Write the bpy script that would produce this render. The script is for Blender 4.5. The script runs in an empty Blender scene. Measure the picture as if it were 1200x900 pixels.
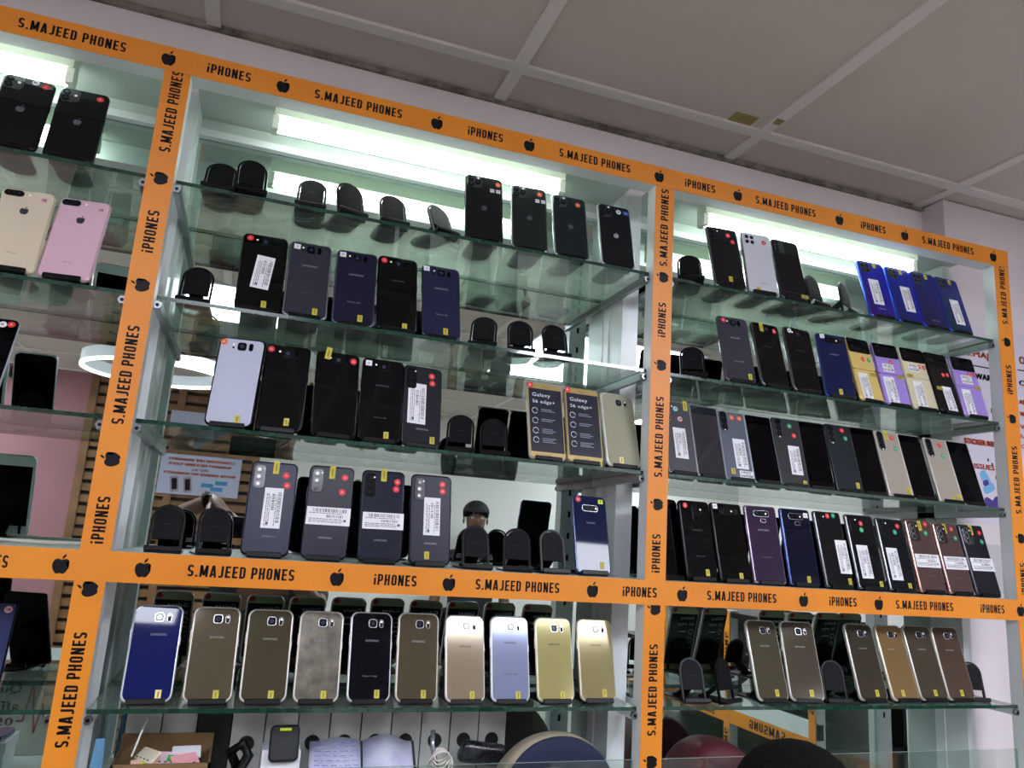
import bpy, math, random
from mathutils import Vector, Matrix, Euler
random.seed(7)
SC = bpy.context.scene
COL = SC.collection
Z0 = 1.6                      # eye height: every z below is measured from the eye, then raised by this
# ------------------------------------------------------------------ helpers
def lin(h):
    h = h.lstrip('#'); c = [int(h[i:i+2], 16)/255 for i in (0, 2, 4)]
    return tuple(v/12.92 if v <= .04045 else ((v+.055)/1.055)**2.4 for v in c) + (1,)
def tag(o, label=None, cat=None, group=None, kind=None):
    if label: o['label'] = label
    if cat: o['category'] = cat
    if group: o['group'] = group
    if kind: o['kind'] = kind
    return o
def empty(name, loc, label, cat, group=None, rot=(0, 0, 0), mode='XYZ'):
    o = bpy.data.objects.new(name, None); COL.objects.link(o)
    o.empty_display_size = .02
    o.location = loc; o.rotation_mode = mode; o.rotation_euler = rot
    return tag(o, label, cat, group)
def link(name, me, parent=None, loc=(0, 0, 0)):
    o = bpy.data.objects.new(name, me); COL.objects.link(o); o.location = loc
    if parent: o.parent = parent
    return o
_mats = {}
def mat(name, col, rough=.5, metal=0., coat=0., emit=None, es=0., spec=.5, noise=None, bump=0., nscale=20., coat_rough=.03, trans=0.):
    if name in _mats: return _mats[name]
    m = bpy.data.materials.new(name); m.use_nodes = True
    nt = m.node_tree; b = nt.nodes['Principled BSDF']
    c = lin(col) if isinstance(col, str) else col
    b.inputs['Base Color'].default_value = c
    b.inputs['Roughness'].default_value = rough
    b.inputs['Metallic'].default_value = metal
    b.inputs['Coat Weight'].default_value = coat
    b.inputs['Coat Roughness'].default_value = coat_rough
    b.inputs['Specular IOR Level'].default_value = spec
    b.inputs['Transmission Weight'].default_value = trans
    if emit:
        b.inputs['Emission Color'].default_value = lin(emit); b.inputs['Emission Strength'].default_value = es
    if noise or bump:
        tc = nt.nodes.new('ShaderNodeTexCoord'); n = nt.nodes.new('ShaderNodeTexNoise')
        n.inputs['Scale'].default_value = nscale; n.inputs['Detail'].default_value = 5
        nt.links.new(tc.outputs['Object'], n.inputs['Vector'])
        if noise:
            mx = nt.nodes.new('ShaderNodeMix'); mx.data_type = 'RGBA'
            rp = nt.nodes.new('ShaderNodeValToRGB'); rp.color_ramp.elements[0].position = .38; rp.color_ramp.elements[1].position = .68
            nt.links.new(n.outputs['Fac'], rp.inputs['Fac']); nt.links.new(rp.outputs['Color'], mx.inputs['Factor'])
            mx.inputs['A'].default_value = c; mx.inputs['B'].default_value = lin(noise)
            nt.links.new(mx.outputs['Result'], b.inputs['Base Color'])
        if bump:
            bp = nt.nodes.new('ShaderNodeBump'); bp.inputs['Strength'].default_value = bump; bp.inputs['Distance'].default_value = .01
            nt.links.new(n.outputs['Fac'], bp.inputs['Height']); nt.links.new(bp.outputs['Normal'], b.inputs['Normal'])
    _mats[name] = m
    return m
def glass_mat(name, tint, haze=.05, hazecol='#9fb0a4'):
    """clear pane: fresnel reflection over a tinted see-through body, with a film of dust and smears"""
    m = bpy.data.materials.new(name); m.use_nodes = True; nt = m.node_tree; nt.nodes.clear()
    N = nt.nodes.new; L = nt.links.new
    out = N('ShaderNodeOutputMaterial'); tr = N('ShaderNodeBsdfTransparent'); gl = N('ShaderNodeBsdfGlossy'); df = N('ShaderNodeBsdfDiffuse')
    tr.inputs['Color'].default_value = tint; gl.inputs['Roughness'].default_value = .015
    gl.inputs['Color'].default_value = (.92, .97, .94, 1); df.inputs['Color'].default_value = lin(hazecol)
    fr = N('ShaderNodeFresnel'); fr.inputs['IOR'].default_value = 1.52
    geo = N('ShaderNodeNewGeometry')
    # same reflectance from both sides of the sheet
    m1 = N('ShaderNodeMixShader'); m2 = N('ShaderNodeMixShader')
    lw = N('ShaderNodeLayerWeight'); lw.inputs['Blend'].default_value = .5
    pw = N('ShaderNodeMath'); pw.operation = 'POWER'; pw.inputs[1].default_value = 4.2
    mu = N('ShaderNodeMath'); mu.operation = 'MULTIPLY_ADD'; mu.inputs[1].default_value = .85; mu.inputs[2].default_value = .045
    L(lw.outputs['Facing'], pw.inputs[0]); L(pw.outputs[0], mu.inputs[0])
    tc = N('ShaderNodeTexCoord'); nz = N('ShaderNodeTexNoise'); nz.inputs['Scale'].default_value = 9; nz.inputs['Detail'].default_value = 8; nz.inputs['Distortion'].default_value = 1.2
    mp = N('ShaderNodeMapping'); mp.inputs['Scale'].default_value = (1, 2.2, 1)
    L(tc.outputs['Object'], mp.inputs['Vector']); L(mp.outputs['Vector'], nz.inputs['Vector'])
    rg = N('ShaderNodeMapRange'); rg.inputs['From Min'].default_value = .42; rg.inputs['From Max'].default_value = .75
    rg.inputs['To Min'].default_value = haze*.7; rg.inputs['To Max'].default_value = haze*1.7
    L(nz.outputs['Fac'], rg.inputs['Value'])
    tl = N('ShaderNodeBsdfTranslucent'); tl.inputs['Color'].default_value = lin(hazecol); dd = N('ShaderNodeMixShader'); dd.inputs['Fac'].default_value = .6
    L(df.outputs[0], dd.inputs[1]); L(tl.outputs[0], dd.inputs[2])
    L(rg.outputs['Result'], m1.inputs['Fac']); L(tr.outputs[0], m1.inputs[1]); L(dd.outputs[0], m1.inputs[2])
    L(mu.outputs[0], m2.inputs['Fac']); L(m1.outputs[0], m2.inputs[1]); L(gl.outputs[0], m2.inputs[2])
    L(m2.outputs[0], out.inputs['Surface'])
    _mats[name] = m
    return m
class MB:
    def __init__(s): s.v = []; s.f = []; s.mi = []; s.sm = []; s.mats = []
    def _m(s, m):
        if m not in s.mats: s.mats.append(m)
        return s.mats.index(m)
    def add(s, vs, fs, m, smooth=False):
        b = len(s.v); s.v += [tuple(v) for v in vs]; k = s._m(m)
        for i, f in enumerate(fs):
            s.f.append([b+j for j in f]); s.mi.append(k); s.sm.append(smooth if isinstance(smooth, bool) else smooth[i])
        return s
    def box(s, x0, x1, y0, y1, z0, z1, m, M=None):
        vs = [(x, y, z) for z in (z0, z1) for y in (y0, y1) for x in (x0, x1)]
        if M is not None: vs = [M @ Vector(v) for v in vs]
        return s.add(vs, [(0, 2, 3, 1), (4, 5, 7, 6), (0, 1, 5, 4), (2, 6, 7, 3), (0, 4, 6, 2), (1, 3, 7, 5)], m)
    def loft(s, loops, m, caps=(True, True), smooth=True):
        n = len(loops[0]); vs = [p for l in loops for p in l]; fs = []; sm = []
        for k in range(len(loops)-1):
            for i in range(n):
                j = (i+1) % n; fs.append((k*n+i, k*n+j, (k+1)*n+j, (k+1)*n+i)); sm.append(smooth)
        if caps[0]: fs.append(tuple(range(n))[::-1]); sm.append(False)
        if caps[1]: fs.append(tuple((len(loops)-1)*n+i for i in range(n))); sm.append(False)
        return s.add(vs, fs, m, sm)
    def slab(s, w, h, t, r, ch, m, cx=0, z0=0, y0=0, M=None, seg=6):
        """rounded rectangle standing in XZ, facing -Y, thickness t along +Y, softened rim ch"""
        loops = []
        for y, i in ((0, ch), (.3*ch, .3*ch), (ch, 0), (t-ch, 0), (t-.3*ch, .3*ch), (t, ch)):
            loops.append([Vector((cx+p[0], y0+y, z0+h/2+p[1])) for p in rrect(w-2*i, h-2*i, max(r-i, .0001), seg)])
        if M is not None: loops = [[M @ v for v in l] for l in loops]
        return s.loft(loops, m)
    def disc(s, cx, cz, r, y0, y1, m, n=20, M=None):
        l = [[Vector((cx+r*math.cos(a), y, cz+r*math.sin(a))) for a in [2*math.pi*i/n for i in range(n)]] for y in (y0, y1)]
        if M is not None: l = [[M @ v for v in q] for q in l]
        return s.loft(l, m, smooth=True)
    def tube(s, pts, r, m, n=8, closed=False, flat=1.):
        pts = [Vector(p) for p in pts]; loops = []; K = len(pts)
        for i, p in enumerate(pts):
            if closed: d = pts[(i+1) % K]-pts[i-1]
            else: d = pts[min(i+1, K-1)]-pts[max(i-1, 0)]
            d.normalize(); u = d.orthogonal() if abs(d.z) > .95 else d.cross(Vector((0, 0, 1))); u.normalize(); w = d.cross(u)
            loops.append([p+u*r*math.cos(a)+w*r*flat*math.sin(a) for a in [2*math.pi*k/n for k in range(n)]])
        if closed: loops.append(loops[0])
        return s.loft(loops, m, caps=(not closed, not closed))
    def poly(s, pts, m, M=None, t=0.):
        """flat polygon in XZ (or a prism of depth t along +Y)"""
        l0 = [Vector((p[0], 0, p[1])) for p in pts]
        if M is not None: a = [M @ v for v in l0]
        else: a = l0
        if not t: return s.add(a, [tuple(range(len(a)))], m)
        b = [v+Vector((0, t, 0)) for v in l0]
        if M is not None: b = [M @ v for v in b]
        return s.loft([a, b], m, smooth=False)
    def text(s, string, w, h, m, M=None, cx=0, cz=0, y=0, bold=.0, mirror=False):
        vs, fs = textgeo(string, bold)
        sx = -w if mirror else w
        out = [Vector((cx+v[0]*sx, y, cz+v[1]*h)) for v in vs]
        if M is not None: out = [M @ v for v in out]
        return s.add(out, [f[::-1] for f in fs] if mirror else fs, m)
    def build(s, name, parent=None, loc=(0, 0, 0)):
        return link(name, s.mesh(name), parent, loc)
    def mesh(s, name):
        me = bpy.data.meshes.new(name); me.from_pydata(s.v, [], s.f)
        for m in s.mats: me.materials.append(m)
        me.polygons.foreach_set('material_index', s.mi); me.polygons.foreach_set('use_smooth', s.sm)
        me.update(); return me
def rrect(w, h, r, seg=6):
    r = min(r, w/2-1e-5, h/2-1e-5); o = []
    for cx, cz, a0 in ((w/2-r, h/2-r, 0), (-w/2+r, h/2-r, 90), (-w/2+r, -h/2+r, 180), (w/2-r, -h/2+r, 270)):
        for k in range(seg+1):
            a = math.radians(a0+90*k/seg); o.append((cx+r*math.cos(a), cz+r*math.sin(a)))
    return o
_tg = {}
def textgeo(string, bold=0.):
    """letter outlines as flat faces, normalised to the box -.5...5 in both directions"""
    k = (string, bold)
    if k in _tg: return _tg[k]
    c = bpy.data.curves.new('t', 'FONT'); c.body = string; c.size = 1; c.resolution_u = 3; c.fill_mode = 'FRONT'; c.space_character = 1.08
    o = bpy.data.objects.new('t', c); COL.objects.link(o)
    dg = bpy.context.evaluated_depsgraph_get(); me = bpy.data.meshes.new_from_object(o.evaluated_get(dg))
    vs = [tuple(v.co) for v in me.vertices]; fs = [tuple(p.vertices) for p in me.polygons]
    bpy.data.objects.remove(o); bpy.data.curves.remove(c); bpy.data.meshes.remove(me)
    xs = [v[0] for v in vs]; ys = [v[1] for v in vs]; w = max(xs)-min(xs); h = max(ys)-min(ys)
    vs = [((v[0]-min(xs))/w-.5, (v[1]-min(ys))/h-.5) for v in vs]
    if bold:
        n = len(vs); V = []; F = []
        asp = w/h
        for j, (dx, dz) in enumerate(((-bold, 0), (bold, 0), (0, bold*asp*.35), (0, -bold*asp*.35), (0, 0))):
            V += [(v[0]*(1-2*bold)+dx, v[1]*.97+dz) for v in vs]; F += [tuple(i+j*n for i in f) for f in fs]
        vs, fs = V, F
    _tg[k] = (vs, fs); return _tg[k]
def spline(pts, n=5):
    K = len(pts); o = []
    for i in range(K):
        p0, p1, p2, p3 = [Vector(pts[(i+j) % K]) for j in (-1, 0, 1, 2)]
        for k in range(n):
            t = k/n; o.append(tuple(.5*((2*p1)+(p2-p0)*t+(2*p0-5*p1+4*p2-p3)*t*t+(3*p1-p0-3*p2+p3)*t**3)))
    return o
FRUIT = spline([(0, .30), (-.12, .35), (-.30, .34), (-.44, .18), (-.47, -.06), (-.38, -.32), (-.24, -.49), (-.13, -.52), (0, -.475), (.13, -.52),
                (.25, -.47), (.38, -.27), (.43, -.15), (.43, -.15), (.31, -.06), (.265, .08), (.31, .21), (.41, .27), (.41, .27), (.30, .345), (.14, .35)], 4)
LEAF = spline([(0, .36), (0, .36), (.03, .50), (.12, .61), (.22, .65), (.22, .65), (.20, .52), (.11, .41)], 3)
def fruit(mb, cx, cz, s, m, rot=0, y=0, M=None):
    for sh in (FRUIT, LEAF):
        pts = [(cx+s*(p[0]*math.cos(rot)-p[1]*math.sin(rot)), cz+s*(p[0]*math.sin(rot)+p[1]*math.cos(rot))) for p in sh]
        l = [Vector((p[0], y, p[1])) for p in pts]
        if M is not None: l = [M @ v for v in l]
        mb.add(l, [tuple(range(len(l)))], m)

# condensed poster letters for the tapes: centre-line strokes on a cap height of 1
def arc(cx, cy, rx, ry, a0, a1, n=6): return [(cx+rx*math.cos(math.radians(a0+(a1-a0)*i/n)), cy+ry*math.sin(math.radians(a0+(a1-a0)*i/n))) for i in range(n+1)]
TW = .155; hT = TW/2; gw = .40
def _glyphs():
    l, r_, b, t = hT, gw-hT, hT, 1-hT; q = (r_-l)/2; m = (l+r_)/2; G = {}
    G['E'] = (.36, [[(l, 0), (l, 1)], [(l, t), (.36, t)], [(l, .5), (.33, .5)], [(l, b), (.36, b)]])
    G['H'] = (gw, [[(l, 0), (l, 1)], [(r_, 0), (r_, 1)], [(l, .5), (r_, .5)]])
    G['N'] = (gw+.02, [[(l, 0), (l, 1)], [(r_+.02, 0), (r_+.02, 1)], [(l, 1), (l+.0, .98), (r_+.02, .02)]])
    G['M'] = (.54, [[(l, 0), (l, 1)], [(.54-hT, 0), (.54-hT, 1)], [(l+.01, .97), (.27, .14)], [(.54-hT-.01, .97), (.27, .14)]])
    G['A'] = (.44, [[(.07, 0), (.20, 1)], [(.37, 0), (.24, 1)], [(.12, .24), (.32, .24)]])
    G['O'] = (gw, [arc(m, t-q, q, q, 180, 0)+arc(m, b+q, q, q, 0, -180)+[(l, t-q)]])
    G['D'] = (gw, [[(l, 0), (l, 1)], [(l, t), (m, t)]+arc(r_-q, t-q, q, q, 90, 0)+arc(r_-q, b+q, q, q, 0, -90)+[(l, b)]])
    G['P'] = (gw, [[(l, 0), (l, 1)], [(l, t), (m, t)]+arc(r_-q, t-q, q, q, 90, 0)+arc(r_-q, .43+q, q, q, 0, -90)+[(l, .43)]])
    G['J'] = (.34, [[(.34-hT, 1), (.34-hT, b+.10)]+arc(.34-hT-.10, b+.10, .10, .10, 0, -90)+[(.03, b)]])
    G['U'] = (gw, [[(l, 1), (l, b+q)]+arc(m, b+q, q, q, 180, 360)+[(r_, 1)]])
    G['S'] = (gw, [arc(m, t-q, q, q, -5, 180)+[(l, .68)]+arc(m-q*.35, .60, q*.65, .09, 180, 235, 3)+[(m+q*.35, .43)]+arc(m+q*.35, .36, q*.65, .09, 50, 0, 3)+arc(m, b+q, q, q, 0, -175)])
    G['G'] = (gw, [arc(m, t-q, q, q, -5, 180)+arc(m, b+q, q, q, 180, 360)+[(r_, .45), (m, .45)]])
    G['.'] = (.16, [[(.08, 0), (.08, .16)]])
    G['i'] = (.16, [[(.08, 0), (.08, .66)], [(.08, .80), (.08, .97)]])
    G[' '] = (.16, [])
    return G
GLY = _glyphs()
def strip(pts, t):
    P = [Vector(p) for p in pts]; P = [p for i, p in enumerate(P) if i == 0 or (p-P[i-1]).length > 1e-4]; L = []; R = []
    for i, p in enumerate(P):
        a = (p-P[i-1]).normalized() if i else (P[1]-p).normalized(); b = (P[i+1]-p).normalized() if i < len(P)-1 else a
        n = Vector((-(a+b).y, (a+b).x)); n = n.normalized() if n.length > 1e-3 else Vector((-a.y, a.x)); k = max(n.dot(Vector((-a.y, a.x))), .5)
        L.append(p+n*t/2/k); R.append(p-n*t/2/k)
    return L, R
def poster_text(mb, string, w, h, m, M):
    x = 0; quads = []; gap = .115
    for ch in string:
        g = GLY[ch]
        for st in g[1]:
            L, R = strip(st, TW)
            for i in range(len(L)-1): quads.append([(v[0]+x, v[1]) for v in (R[i], R[i+1], L[i+1], L[i])])
        x += g[0]+gap
    W_ = x-gap
    for q in quads:
        vs = [M @ Vector(((p[0]/W_-.5)*w, 0, (p[1]-.5)*h)) for p in q]
        mb.add(vs, [(0, 1, 2, 3)], m)

# ------------------------------------------------------------------ materials
M_INK = mat('ink_black', '#0a0a10', .5, spec=.2)
M_TAPE = mat('orange_tape', '#d68318', .45, noise='#cf7a14', nscale=6)
M_ALU = mat('white_aluminium', '#d0d6d7', .34, metal=0., coat=.1)
M_ALU2 = mat('satin_aluminium', '#9aa3a4', .28, metal=.8)
M_BOARD = mat('white_board', '#b8c2bd', .5, noise='#aeb8b2', nscale=7)
M_GLASS = glass_mat('shelf_glass', (.91, .965, .935, 1), .13, '#c4d4c8')
M_GLASS1 = glass_mat('dusty_shelf_glass', (.92, .965, .94, 1), .26, '#d2e0d6')
M_EDGE = mat('glass_edge_green', '#143f32', .12, coat=.6, noise='#0c2a22', nscale=60)
M_PANE = glass_mat('clear_pane', (.9, .94, .92, 1), .03)
M_MIRROR = mat('mirror_silver', '#c8d4ce', .012, metal=1.)
M_TUBE = mat('tube_glow', '#ffffff', .4, emit='#f0fff6', es=11)
M_WALL = mat('wall_paint', '#ece5e3', .8, noise='#e6dedc', nscale=3)
M_CEIL = mat('ceiling_tile', '#c6beb6', .9, noise='#c1b9b1', nscale=2.5, bump=.05)
M_GRID = mat('ceiling_grid_metal', '#d6d3ce', .6)
M_BLACKP = mat('black_plastic', '#08080a', .38, spec=.18)
M_PADP = mat('dark_rubber_pad', '#0e0e11', .6, spec=.12)
M_STEEL = mat('screw_steel', '#80868a', .3, metal=1.)
M_LENS = mat('lens_glass', '#050608', .08, spec=.25)
M_LENSRING = mat('lens_ring', '#2b2d30', .25, metal=.9)
M_RINGSIL = mat('lens_ring_silver', '#c9cbd0', .2, metal=.9)
M_FLASH = mat('flash_white', '#f3efe2', .3)
M_RED = mat('sticker_red', '#d8262c', .5)
M_ORNG = mat('sticker_orange', '#e0673a', .5)
M_PALE = mat('sticker_pale_pink', '#dba6ae', .5)
M_GREEN = mat('sticker_green', '#0f9a63', .5)
M_CYAN = mat('sticker_pale_cyan', '#a9d6d4', .5)
M_BLUE = mat('sticker_blue', '#2c49b5', .5)
M_WHITE = mat('label_white', '#dcdde2', .55)
M_YEL = mat('tag_yellow', '#c2b632', .5, noise='#ab9d26', nscale=150)
M_OLV = mat('tag_olive', '#9a9038', .5)
M_LIME = mat('tag_lime', '#c8e02a', .5)
M_SCREEN = mat('screen_black', '#020204', .03, spec=.16)
M_LIP = M_BLACKP
# ------------------------------------------------------------------ key dimensions (metres)
XA, XB, XC = (-.2165, -.1758), (.7008, .7436), (1.619, 1.6646)
XL = (-1.16, -1.12)
ZT1, ZT2, ZM1, ZM2 = .7701, .7274, -.048, -.0915
SH = dict(s1=.5426, s2=.3446, s3=.1474, s5=-.2706, s4=-.048)
YS, D = .0132, .2238
ZB = -.43                        # board of the lowest compartment
ZC = .9784
FLOOR = -1.6
def W(x, y, z): return (x, y, z+Z0)
# ------------------------------------------------------------------ room
def struct(mb, name): return tag(mb.build(name, None, (0, 0, Z0)), kind='structure')
RX0, RX1, RY0 = -2.6, 4.2, -4.2
struct(MB().box(RX0-.1, RX1+.1, RY0-.1, D+.35, FLOOR-.1, FLOOR, mat('floor_tile', '#b8b2a8', .35, noise='#7d786f', nscale=2)), 'floor')
struct(MB().box(RX0-.1, RX1+.1, RY0-.1, D+.35, ZC, ZC+.08, M_CEIL), 'ceiling')
struct(MB().box(RX0-.1, RX1+.1, D+.006, D+.3, FLOOR, ZC, M_WALL), 'wall_front')
struct(MB().box(RX0-.1, RX0, RY0, D, FLOOR, ZC, M_WALL), 'wall_left')
struct(MB().box(RX1, RX1+.1, RY0, D, FLOOR, ZC, M_WALL), 'wall_right')
struct(MB().box(.05, RX1, RY0-.1, RY0, FLOOR, ZC, mat('back_wall_white', '#d6d4cf', .7)), 'wall_back')
struct(MB().box(RX0, -1.12, RY0-.1, RY0, FLOOR, ZC, mat('pink_paint', '#9a6c72', .7)), 'wall_back_pink')
struct(MB().box(1.655, RX1, .160, D+.02, FLOOR, ZC-.004, mat('pillar_paint', '#d5ccd0', .75, noise='#cfc6c9', nscale=4)), 'wall_pillar')
# wooden slat wall between the pink and the white wall
mb = MB().box(-1.12, .05, RY0-.1, RY0-.03, FLOOR, ZC, mat('slat_dark', '#2e1e14', .7))
wood = mat('slat_wood', '#85603e', .5, noise='#6e4c2e', nscale=9)
for i in range(34):
    z = FLOOR+.02+i*.076
    mb.box(-1.12, .05, RY0-.03, RY0, z, z+.05, wood)
for x in (-1.12, -.55, .01): mb.box(x, x+.05, RY0-.02, RY0+.012, FLOOR, ZC, wood)
struct(mb, 'wall_back_slats')
# suspended ceiling grid
n = 0
for k in range(-4, 7):
    x = .4225+.604*k
    if x < RX0 or x > RX1: continue
    n += 1; struct(MB().box(x-.014, x+.014, RY0, D, ZC-.006, ZC+.001, M_GRID), 'trim_%d' % n)
for k in range(8):
    y = .095-.604*k
    if y < RY0: break
    n += 1; struct(MB().box(RX0, RX1, y-.014, y+.014, ZC-.007, ZC+.001, M_GRID), 'trim_%d' % n)
n += 1; struct(MB().box(RX0, 1.655, D-.004, D+.006, ZC-.012, ZC, mat('joint_plaster', '#8f8a80', .9, noise='#5f5a52', nscale=30)), 'trim_%d' % n)
m_st = mat('old_tape', '#9a8a55', .7, noise='#83754a', nscale=40)
tag(MB().box(.925, .985, .045, .082, ZC-.0012, ZC-.0002, m_st).build('tape_patch', None, (0, 0, Z0)), 'larger yellowed square of old tape stuck on the ceiling tile', 'tape patch')
tag(MB().box(1.018, 1.036, .022, .042, ZC-.0082, ZC-.0071, m_st).build('tape_patch', None, (0, 0, Z0)), 'small yellowed bit of tape stuck on the ceiling grid bar', 'tape patch')
# ceiling light panels (seen in the mirror and in the glossy phone backs; the last three are added as fill)
M_LED = mat('led_panel_glow', '#ffffff', .5, emit='#eef2ff', es=19.)
LEDP = [(-.16, -1.835, .48, .57, 'square ceiling light panel above the photographer'), (1.635, -1.69, .83, .46, 'ceiling light panel over the aisle, nearer the cabinet of two'),
        (1.635, -2.19, .83, .46, 'ceiling light panel over the aisle, farther from the cabinet of two'), (-1.75, -2.0, .6, .6, 'added fill light panel on the ceiling nearest the left wall'),
        (3.0, -3.5, .6, .6, 'added fill light panel on the ceiling nearest the white back wall'), (-2.15, -3.5, .6, .6, 'added fill light panel in the ceiling corner by the pink wall')]
for x, y, w_, d_, lb in LEDP:
    t = empty('ceiling_light_panel', W(x, y, ZC), lb, 'ceiling light', 'ceiling light panels'); w_ /= 2; d_ /= 2
    MB().box(-w_-.02, w_+.02, -d_-.02, d_+.02, -.012, -.001, M_ALU).build('frame', t)
    MB().box(-w_, w_, -d_, d_, -.0145, -.0122, M_LED).build('diffuser', t)

# ------------------------------------------------------------------ the display cabinet
cab = empty('display_cabinet', W(0, 0, 0), 'white aluminium wall display cabinet edged with orange lettered tape, holding rows of phones', 'display cabinet')
def part(mb, name, parent=None, label=None):
    o = mb.build(name, parent or cab)
    if label: o['label'] = label
    return o
CT = .774
for (x0, x1) in (XL, XA, XB, XC):
    mb = MB().box(x0, x1, 0, .03, FLOOR, ZT1-.001, M_ALU)
    # slot line of the shelving strip on the inner face
    for z in [ZB+.05+.05*k for k in range(24)]:
        for xx in ((x0+x1)/2-.003,):
            mb.box(xx, xx+.006, .030, .0306, z, z+.014, M_INK)
    part(mb, 'post')
    ux0, ux1 = (x0+.004, x1-.002) if x0 != XC[0] else (1.612, 1.636)
    mb = MB().box(ux0, ux1, .135, D-.001, FLOOR, CT, M_ALU)
    mb.box(ux0-.003, ux1+.003, D-.03, D-.001, FLOOR, CT, M_ALU)
    part(mb, 'rear_upright')
for (x0, x1) in ((XL[1], XA[0]), (XA[1], XB[0]), (XB[1], XC[0])):
    part(MB().box(x0, x1, .0, .035, ZT2, ZT1-.001, M_ALU), 'top_rail')
    part(MB().box(x0, x1, .0, D-.002, ZM2, ZM1, M_BOARD), 'middle_board')
    zb_ = ZB if x0 < .5 else -.56
    part(MB().box(x0, x1, .02, D-.002, zb_-.02, zb_, M_BOARD), 'bottom_board')
    part(MB().box(x0, x1, .035, D-.001, CT-.004, CT, M_BOARD), 'top_panel')
    part(MB().box(x0, x1, D-.006, D, .735, CT-.004, M_BOARD).box(x0, x1, D-.022, D-.006, .728, .742, M_ALU), 'rear_header')
    part(MB().box(x0, x1, D-.004, D+.004, ZB-.25, .735, M_MIRROR), 'mirror_panel', label='silvered mirror back')
part(MB().box(XC[0], 1.636, .03, D, CT-.004, CT, M_BOARD), 'end_cap')
# brackets under each glass shelf with a round screw
for s in ('s1', 's2', 's3', 's5'):
    z = SH[s]-.004
    for xs in ((XL[1], XL[1]+.010), (XA[0]-.010, XA[0]), (XA[1], XA[1]+.010), (XB[0]-.010, XB[0]), (XB[1], XB[1]+.010), (XC[0]-.010, XC[0])):
        b = part(MB().box(xs[0], xs[1], YS+.006, D-.004, z-.014, z, M_ALU2 if s != 's5' else M_ALU), 'bracket')
        cx = sum(xs)/2
        MB().disc(cx, z-.008, .0062, YS-.001, YS+.0065, M_STEEL, 16).disc(cx, z-.008, .0028, YS-.002, YS, M_INK, 10).build('screw', b)
# glass shelves: lift out
def shelf(x0, x1, z, label):
    mb = MB(); y0, y1 = YS, D-.006
    vs = [(x, y, zz) for zz in (z-.0035, z+.003) for y in (y0, y1) for x in (x0, x1)]
    mb.add(vs, [(0, 2, 3, 1), (4, 5, 7, 6)], M_GLASS1 if z > .3 else M_GLASS)
    mb.add(vs, [(0, 1, 5, 4), (2, 6, 7, 3), (0, 4, 6, 2), (1, 3, 7, 5)], M_EDGE)
    tag(mb.build('glass_shelf', None, (0, 0, Z0)), label, 'glass shelf', 'glass shelves of the cabinet')
BAYN = (('left bay', XL[1]+.002, XA[0]-.002), ('centre bay', XA[1]+.002, XB[0]-.002), ('right bay', XB[1]+.002, XC[0]-.002))
SHN = dict(s1='top', s2='second', s3='third', s5='bottom')
for bn, x0, x1 in BAYN:
    for s in ('s1', 's2', 's3', 's5'):
        shelf(x0, x1, SH[s], 'green-edged %s glass shelf in the %s of the cabinet' % (SHN[s], bn))
# front glass of the lowest compartment
for bn, x0, x1 in BAYN:
    mb = MB(); vs = [(x, y, z) for z in (ZB if x0 < .5 else -.56, -.357) for y in (.021, .025) for x in (x0, x1)]
    mb.add(vs, [(0, 1, 5, 4), (2, 6, 7, 3)], M_PANE).add(vs, [(0, 2, 3, 1), (4, 5, 7, 6), (0, 4, 6, 2), (1, 3, 7, 5)], mat('pane_edge', '#a9c4b8', .2, coat=.5))
    part(mb, 'front_pane')
# orange tapes with lettering
S_, I_ = 'S.MAJEED PHONES', 'iPHONES'
TOP = [('S', -.4311, -.2776), ('A', -.2132), ('i', -.1535, -.0837), ('A', -.0301), ('S', .0234, .1781), ('A', .2435), ('i', .3025, .3716), ('A', .4253), ('S', .4873, .6413), ('A', .7073), ('i', .767, .8395), ('A', .895), ('S', .9399, 1.0951), ('A', 1.1599), ('i', 1.219, 1.2892), ('A', 1.3449), ('S', 1.3967, 1.5538), ('A', 1.6163), ('A', -.490), ('i', -.61, -.54), ('A', -.665), ('S', -.88, -.726)]
MID = [('i', -.3585, -.3021), ('A', -.2363), ('A', -.1292), ('S', -.0684, .0864), ('A', .1521), ('i', .2104, .2804), ('A', .3353), ('S', .3812, .5334), ('A', .5971), ('i', .656, .7252), ('A', .7786), ('S', .8314, .9857), ('A', 1.0496), ('i', 1.111, 1.1783), ('A', 1.2344), ('S', 1.2785, 1.4318), ('i', 1.5084, 1.5773), ('A', 1.6251), ('A', -.42), ('S', -.64, -.486)]
LP = [('S', .584, .7297), ('A', .5375), ('i', .4107, .4814), ('A', .3569), ('S', .1373, .2905), ('A', .0846), ('i', -.0385, .0292), ('A', -.1022), ('S', -.3142, -.162), ('A', -.36)]
MP = [('S', .5585, .7237), ('A', .5352), ('i', .4124, .4821), ('A', .3559), ('S', .1402, .2936), ('A', .0894), ('i', -.0343, .0348), ('A', -.098), ('S', -.3124, -.1594), ('A', -.3554)]
RP = [('S', .5838, .7336), ('A', .5398), ('i', .4145, .4839), ('A', .3561), ('S', .14, .2927), ('A', .0853), ('i', -.0365, .0313), ('S', -.3124, -.1594)]
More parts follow.
